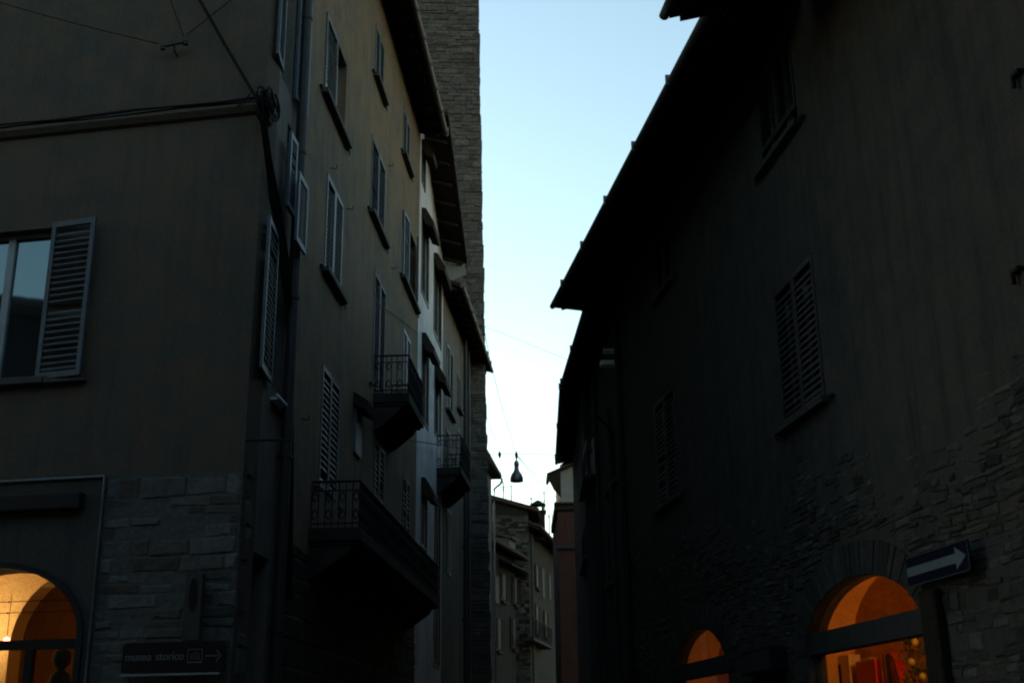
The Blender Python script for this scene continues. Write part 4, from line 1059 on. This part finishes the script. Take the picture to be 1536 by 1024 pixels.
# stone shelves whitened to read lit, and a white board for glimpsed sky
SY = oA.y + .5
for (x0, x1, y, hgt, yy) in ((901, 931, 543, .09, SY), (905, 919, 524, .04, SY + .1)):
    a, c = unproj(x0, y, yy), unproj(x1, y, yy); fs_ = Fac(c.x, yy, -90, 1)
    MB(fs_).box(-.1, c.x - a.x, -.25, .0, a.z - hgt / 2, a.z + hgt / 2).build('stone_shelf', 'white_bright', h9)
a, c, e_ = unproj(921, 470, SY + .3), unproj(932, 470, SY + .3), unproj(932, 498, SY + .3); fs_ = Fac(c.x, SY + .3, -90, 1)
MB(fs_).prism([(-.2, c.z + .1), (c.x - a.x, a.z + .1), (c.x - a.x, a.z), (0, e_.z), (-.2, e_.z)], -.04, 0).build('sky_glimpse_board', 'white_bright', h9, label='white triangular board standing in for a glimpse of sky under the eave')
zz = FA.at(905, 640, .2)[1]; MB(FA).tube([(FA.ux(922, zz), .02, zz - .25), (FA.ux(896, zz, .4), .4, zz + .1)], .03, 6).build('stay_bar', 'iron', h9)

# red house and white house beyond
RY = 43.0
r0, r1 = unproj(836, 760, RY), unproj(900, 760, RY)
FRd = Fac(r1.x, RY, -90, 1); wR = r1.x - r0.x
t10 = thing('red_house', FRd.M, 'narrow brick red house with a dark cornice at the far right side of the street', 'house')
zt = unproj(845, 757, RY).z; zm = unproj(845, 822, RY).z
MB(FRd).box(0, wR, -6, 0, 0, zt).build('front_wall', 'red', t10)
b = MB(FRd); b.prismu([(0, zt - .25), (.12, zt - .18), (.16, zt - .05), (.28, zt), (.28, zt + .06), (-.2, zt + .06), (-.2, zt - .25)], -.0, wR + .12); b.box(wR, wR + .1, -5, 0.0, zt - .2, zt + .06); b.build('cornice', 'tile', t10)
MB(FRd).prismu([(0.001, zm - .06), (.09, zm - .02), (.09, zm + .06), (.001, zm + .1)], 0, wR + .06).build('string_course', 'sill', t10)
WY = 50.0
w0, w1 = unproj(841, 735, WY), unproj(905, 735, WY)
FWh = Fac(w1.x, WY, -90, 1); wW = w1.x - w0.x
t11 = thing('white_house', FWh.M, 'tall pale house rising behind the red house with a small sloping eave', 'house')
zt = unproj(841, 708, WY).z
MB(FWh).box(0, wW, -6, 0, 0, zt + .35).build('front_wall', 'pale2', t11)
te = unproj(820, 716, WY); tr = unproj(862, 697, WY)
ov = w0.x - te.x
b = MB(FWh); zz0, zz1 = te.z, te.z + (ov + 1.2) * .42
for (o0, o1) in ((-1.2, .35),):
    b.hexa([(wW + ov, o1, zz0), (wW - 1.2, o1, zz1), (wW - 1.2, o0, zz1), (wW + ov, o0, zz0), (wW + ov, o1, zz0 + .12), (wW - 1.2, o1, zz1 + .12), (wW - 1.2, o0, zz1 + .12), (wW + ov, o0, zz0 + .12)])
    b.hexa([(wW - 1.2, o1, zz1), (-.3, o1, zz1 - .3), (-.3, o0, zz1 - .3), (wW - 1.2, o0, zz1), (wW - 1.2, o1, zz1 + .12), (-.3, o1, zz1 - .18), (-.3, o0, zz1 - .18), (wW - 1.2, o0, zz1 + .12)])
b.build('roof', 'wood', t11)
b = MB(FWh); b.prism([(wW + .001, zz0 - .9), (wW + .001, zz0 + .25), (wW + ov - .06, zz0 + .0), (wW + ov - .08, zz0 - .12), (wW + .3, zz0 - .55)], .10, .28); b.build('eave_bracket', 'wood', t11)
b.F = FWh; MB(FWh).tube([(wW + ov - .05, .42, zz0 - .02), (wW + ov - .05, -1.1, zz0 - .02)], .07, 8).build('gutter', 'zinc', t11)

# ================================================================== hanging street lamp and its wires
LY = 35.0
pl = unproj(774.5, 681, LY); bot = unproj(774.5, 722, LY)
fl = plain(pl.x, pl.y)
tl = thing('street_lamp', Matrix.Translation((pl.x, pl.y, 0)), 'bell-shaped street lamp hanging from wires in the strip of sky', 'lamp')
H = pl.z - bot.z; z0 = bot.z
b = MB(fl); b.lathe([(.0, H * .78), (.03, H * .78), (.05, H * .74), (.075, H * .70), (.078, H * .60), (.065, H * .54), (.072, H * .44), (.10, H * .36), (.155, H * .27), (.19, H * .16), (.2, H * .02), (.192, H * .0), (.18, H * .03), (.14, H * .2), (.0, H * .25)], (0, 0, z0), 32)
b.build('lamp_shade', 'enamel', tl, smooth=True)
MB(fl).lathe([(0, -.035), (.09, -.02), (.15, .012), (.17, .03), (0, .04)], (0, 0, z0), 24).build('lamp_lens', 'lens', tl, smooth=True)
b = MB(fl); b.lathe([(0, H * .86), (.018, H * .85), (.022, H * .8), (.012, H * .775), (0, H * .77)], (0, 0, z0), 12); b.build('hook', 'signwhite', tl)
b = MB(fl); b.lathe([(0, -.14), (.03, -.12), (.045, -.04), (.04, .04), (.02, .09), (0, .11)], (0, 0, pl.z - .01), 14); b.build('insulator', 'iron', tl, smooth=True)
wl = unproj(733, 681, LY); wr = unproj(838, 682, LY)
i2 = unproj(749.5, 681, LY)
f2 = plain(i2.x, i2.y); ti = MB(f2).lathe([(0, -.12), (.03, -.10), (.045, -.03), (.04, .04), (.02, .08), (0, .10)], (0, 0, i2.z), 14).build('insulator', 'iron', smooth=True)
tag(ti, 'small dark egg-shaped insulator on the wire left of the hanging lamp', 'insulator')
u_, z_ = FB.at(838, 682, 0.0)
anchorR = Vector((FB.W(0, 0, 0).x + .1, LY, wr.z))
aL = Vector((F4.W(end4 - 2, 0, 0).x, LY + .0, wl.z + .03))
kw = dict(cat='wire', name='span_wire')
wire([aL, wl, i2, pl, anchorR], .009, 'level span wire that carries the hanging lamp across the street', **kw)
wire([unproj(722, 470, 30), unproj(735, 540, LY - 3), unproj(752, 608, LY - 1.4), pl], .008, 'long wire dropping from the left eave to the hanging lamp', **kw)
wire([pl, unproj(806, 716, LY + 4), unproj(850, 762, LY + 9)], .011, 'upper of two wires slanting right below the lamp insulator', **kw)
wire([Vector(pl) - Vector((0, 0, .04)), unproj(800, 714, LY + 4), unproj(848, 768, LY + 9)], .009, 'lower of two wires slanting right below the lamp insulator', **kw)
wire([unproj(728, 620, LY - 1), unproj(741, 655, LY - .5), i2], .008, 'thin wire dropping to the egg insulator', **kw)
wire([i2, unproj(751.5, 712, LY), unproj(757, 738, LY + 6), unproj(762, 760, LY + 14)], .009, 'thin wire hanging down from the egg insulator', **kw)
wire([unproj(751, 703, LY), unproj(756, 706.5, LY), unproj(763, 706, LY), unproj(768, 701, LY)], .006, 'tiny loop of wire between insulator and lamp', **kw)
wire([unproj(720, 487, 30), unproj(728, 490, 30), unproj(785, 512, 29), unproj(852, 540, 28)], .0045, 'faint wire crossing the sky high between the eaves', **kw)
wire([fw(FS, 575, 655, .1), fw(FS, 626, 662, .12), fw(F4, 668, 668, .2), wl], .011, 'thin cable stapled along the left house fronts below the balcony', 'cable', name='cable')
wire([fw(FS, 566, 455, .03), fw(FS, 600, 478, .03), fw(FS, 626, 500, .03)], .006, 'hair-thin cable crossing the ochre wall above the upper balcony')

# ================================================================== houses behind the viewer (seen in the panes)
FBk = Fac(-16, -7, 90, 1)
t12 = thing('opposite_house', FBk.M, 'long dark house row behind the viewer, across the little square', 'house')
b = MB(FBk)
b.box(0, 13, -8, 0, 0, 13.2); b.box(13.02, 26, -8, -.4, 0, 14.2)
b.build('front_wall', 'darkstone', t12)
b = MB(FBk); b.hexa([(-.5, .7, 13.2), (13.1, .7, 13.2), (13.1, -8, 15), (-.5, -8, 15), (-.5, .7, 13.4), (13.1, .7, 13.4), (13.1, -8, 15.2), (-.5, -8, 15.2)])
b.hexa([(13.12, .3, 14.2), (26, .3, 14.2), (26, -8, 16), (13.12, -8, 16), (13.12, .3, 14.4), (26, .3, 14.4), (26, -8, 16.2), (13.12, -8, 16.2)])
b.build('roof', 'tile', t12)
for k in range(8):
    u = 1.3 + k * 3.1; o = .0 if u < 13 else -.4
    for z in (5.5, 9.5): MB(FBk).box(u, u + 1, o, o + .04, z, z + 1.6).build('window', 'bluedk', t12)

FLf = Fac(-23.4, 6.7, 132, 1)
t13 = thing('side_house', FLf.M, 'dark house reflected in the lower panes of the left window', 'house')
MB(FLf).box(0, 20, -7, 0, 0, 12.0).build('front_wall', 'darkstone', t13)
MB(FLf).hexa([(0, .8, 12.0), (20, .8, 12.0), (20, -7, 13.4), (0, -7, 13.4), (0, .8, 12.2), (20, .8, 12.2), (20, -7, 13.6), (0, -7, 13.6)]).build('roof', 'tile', t13)
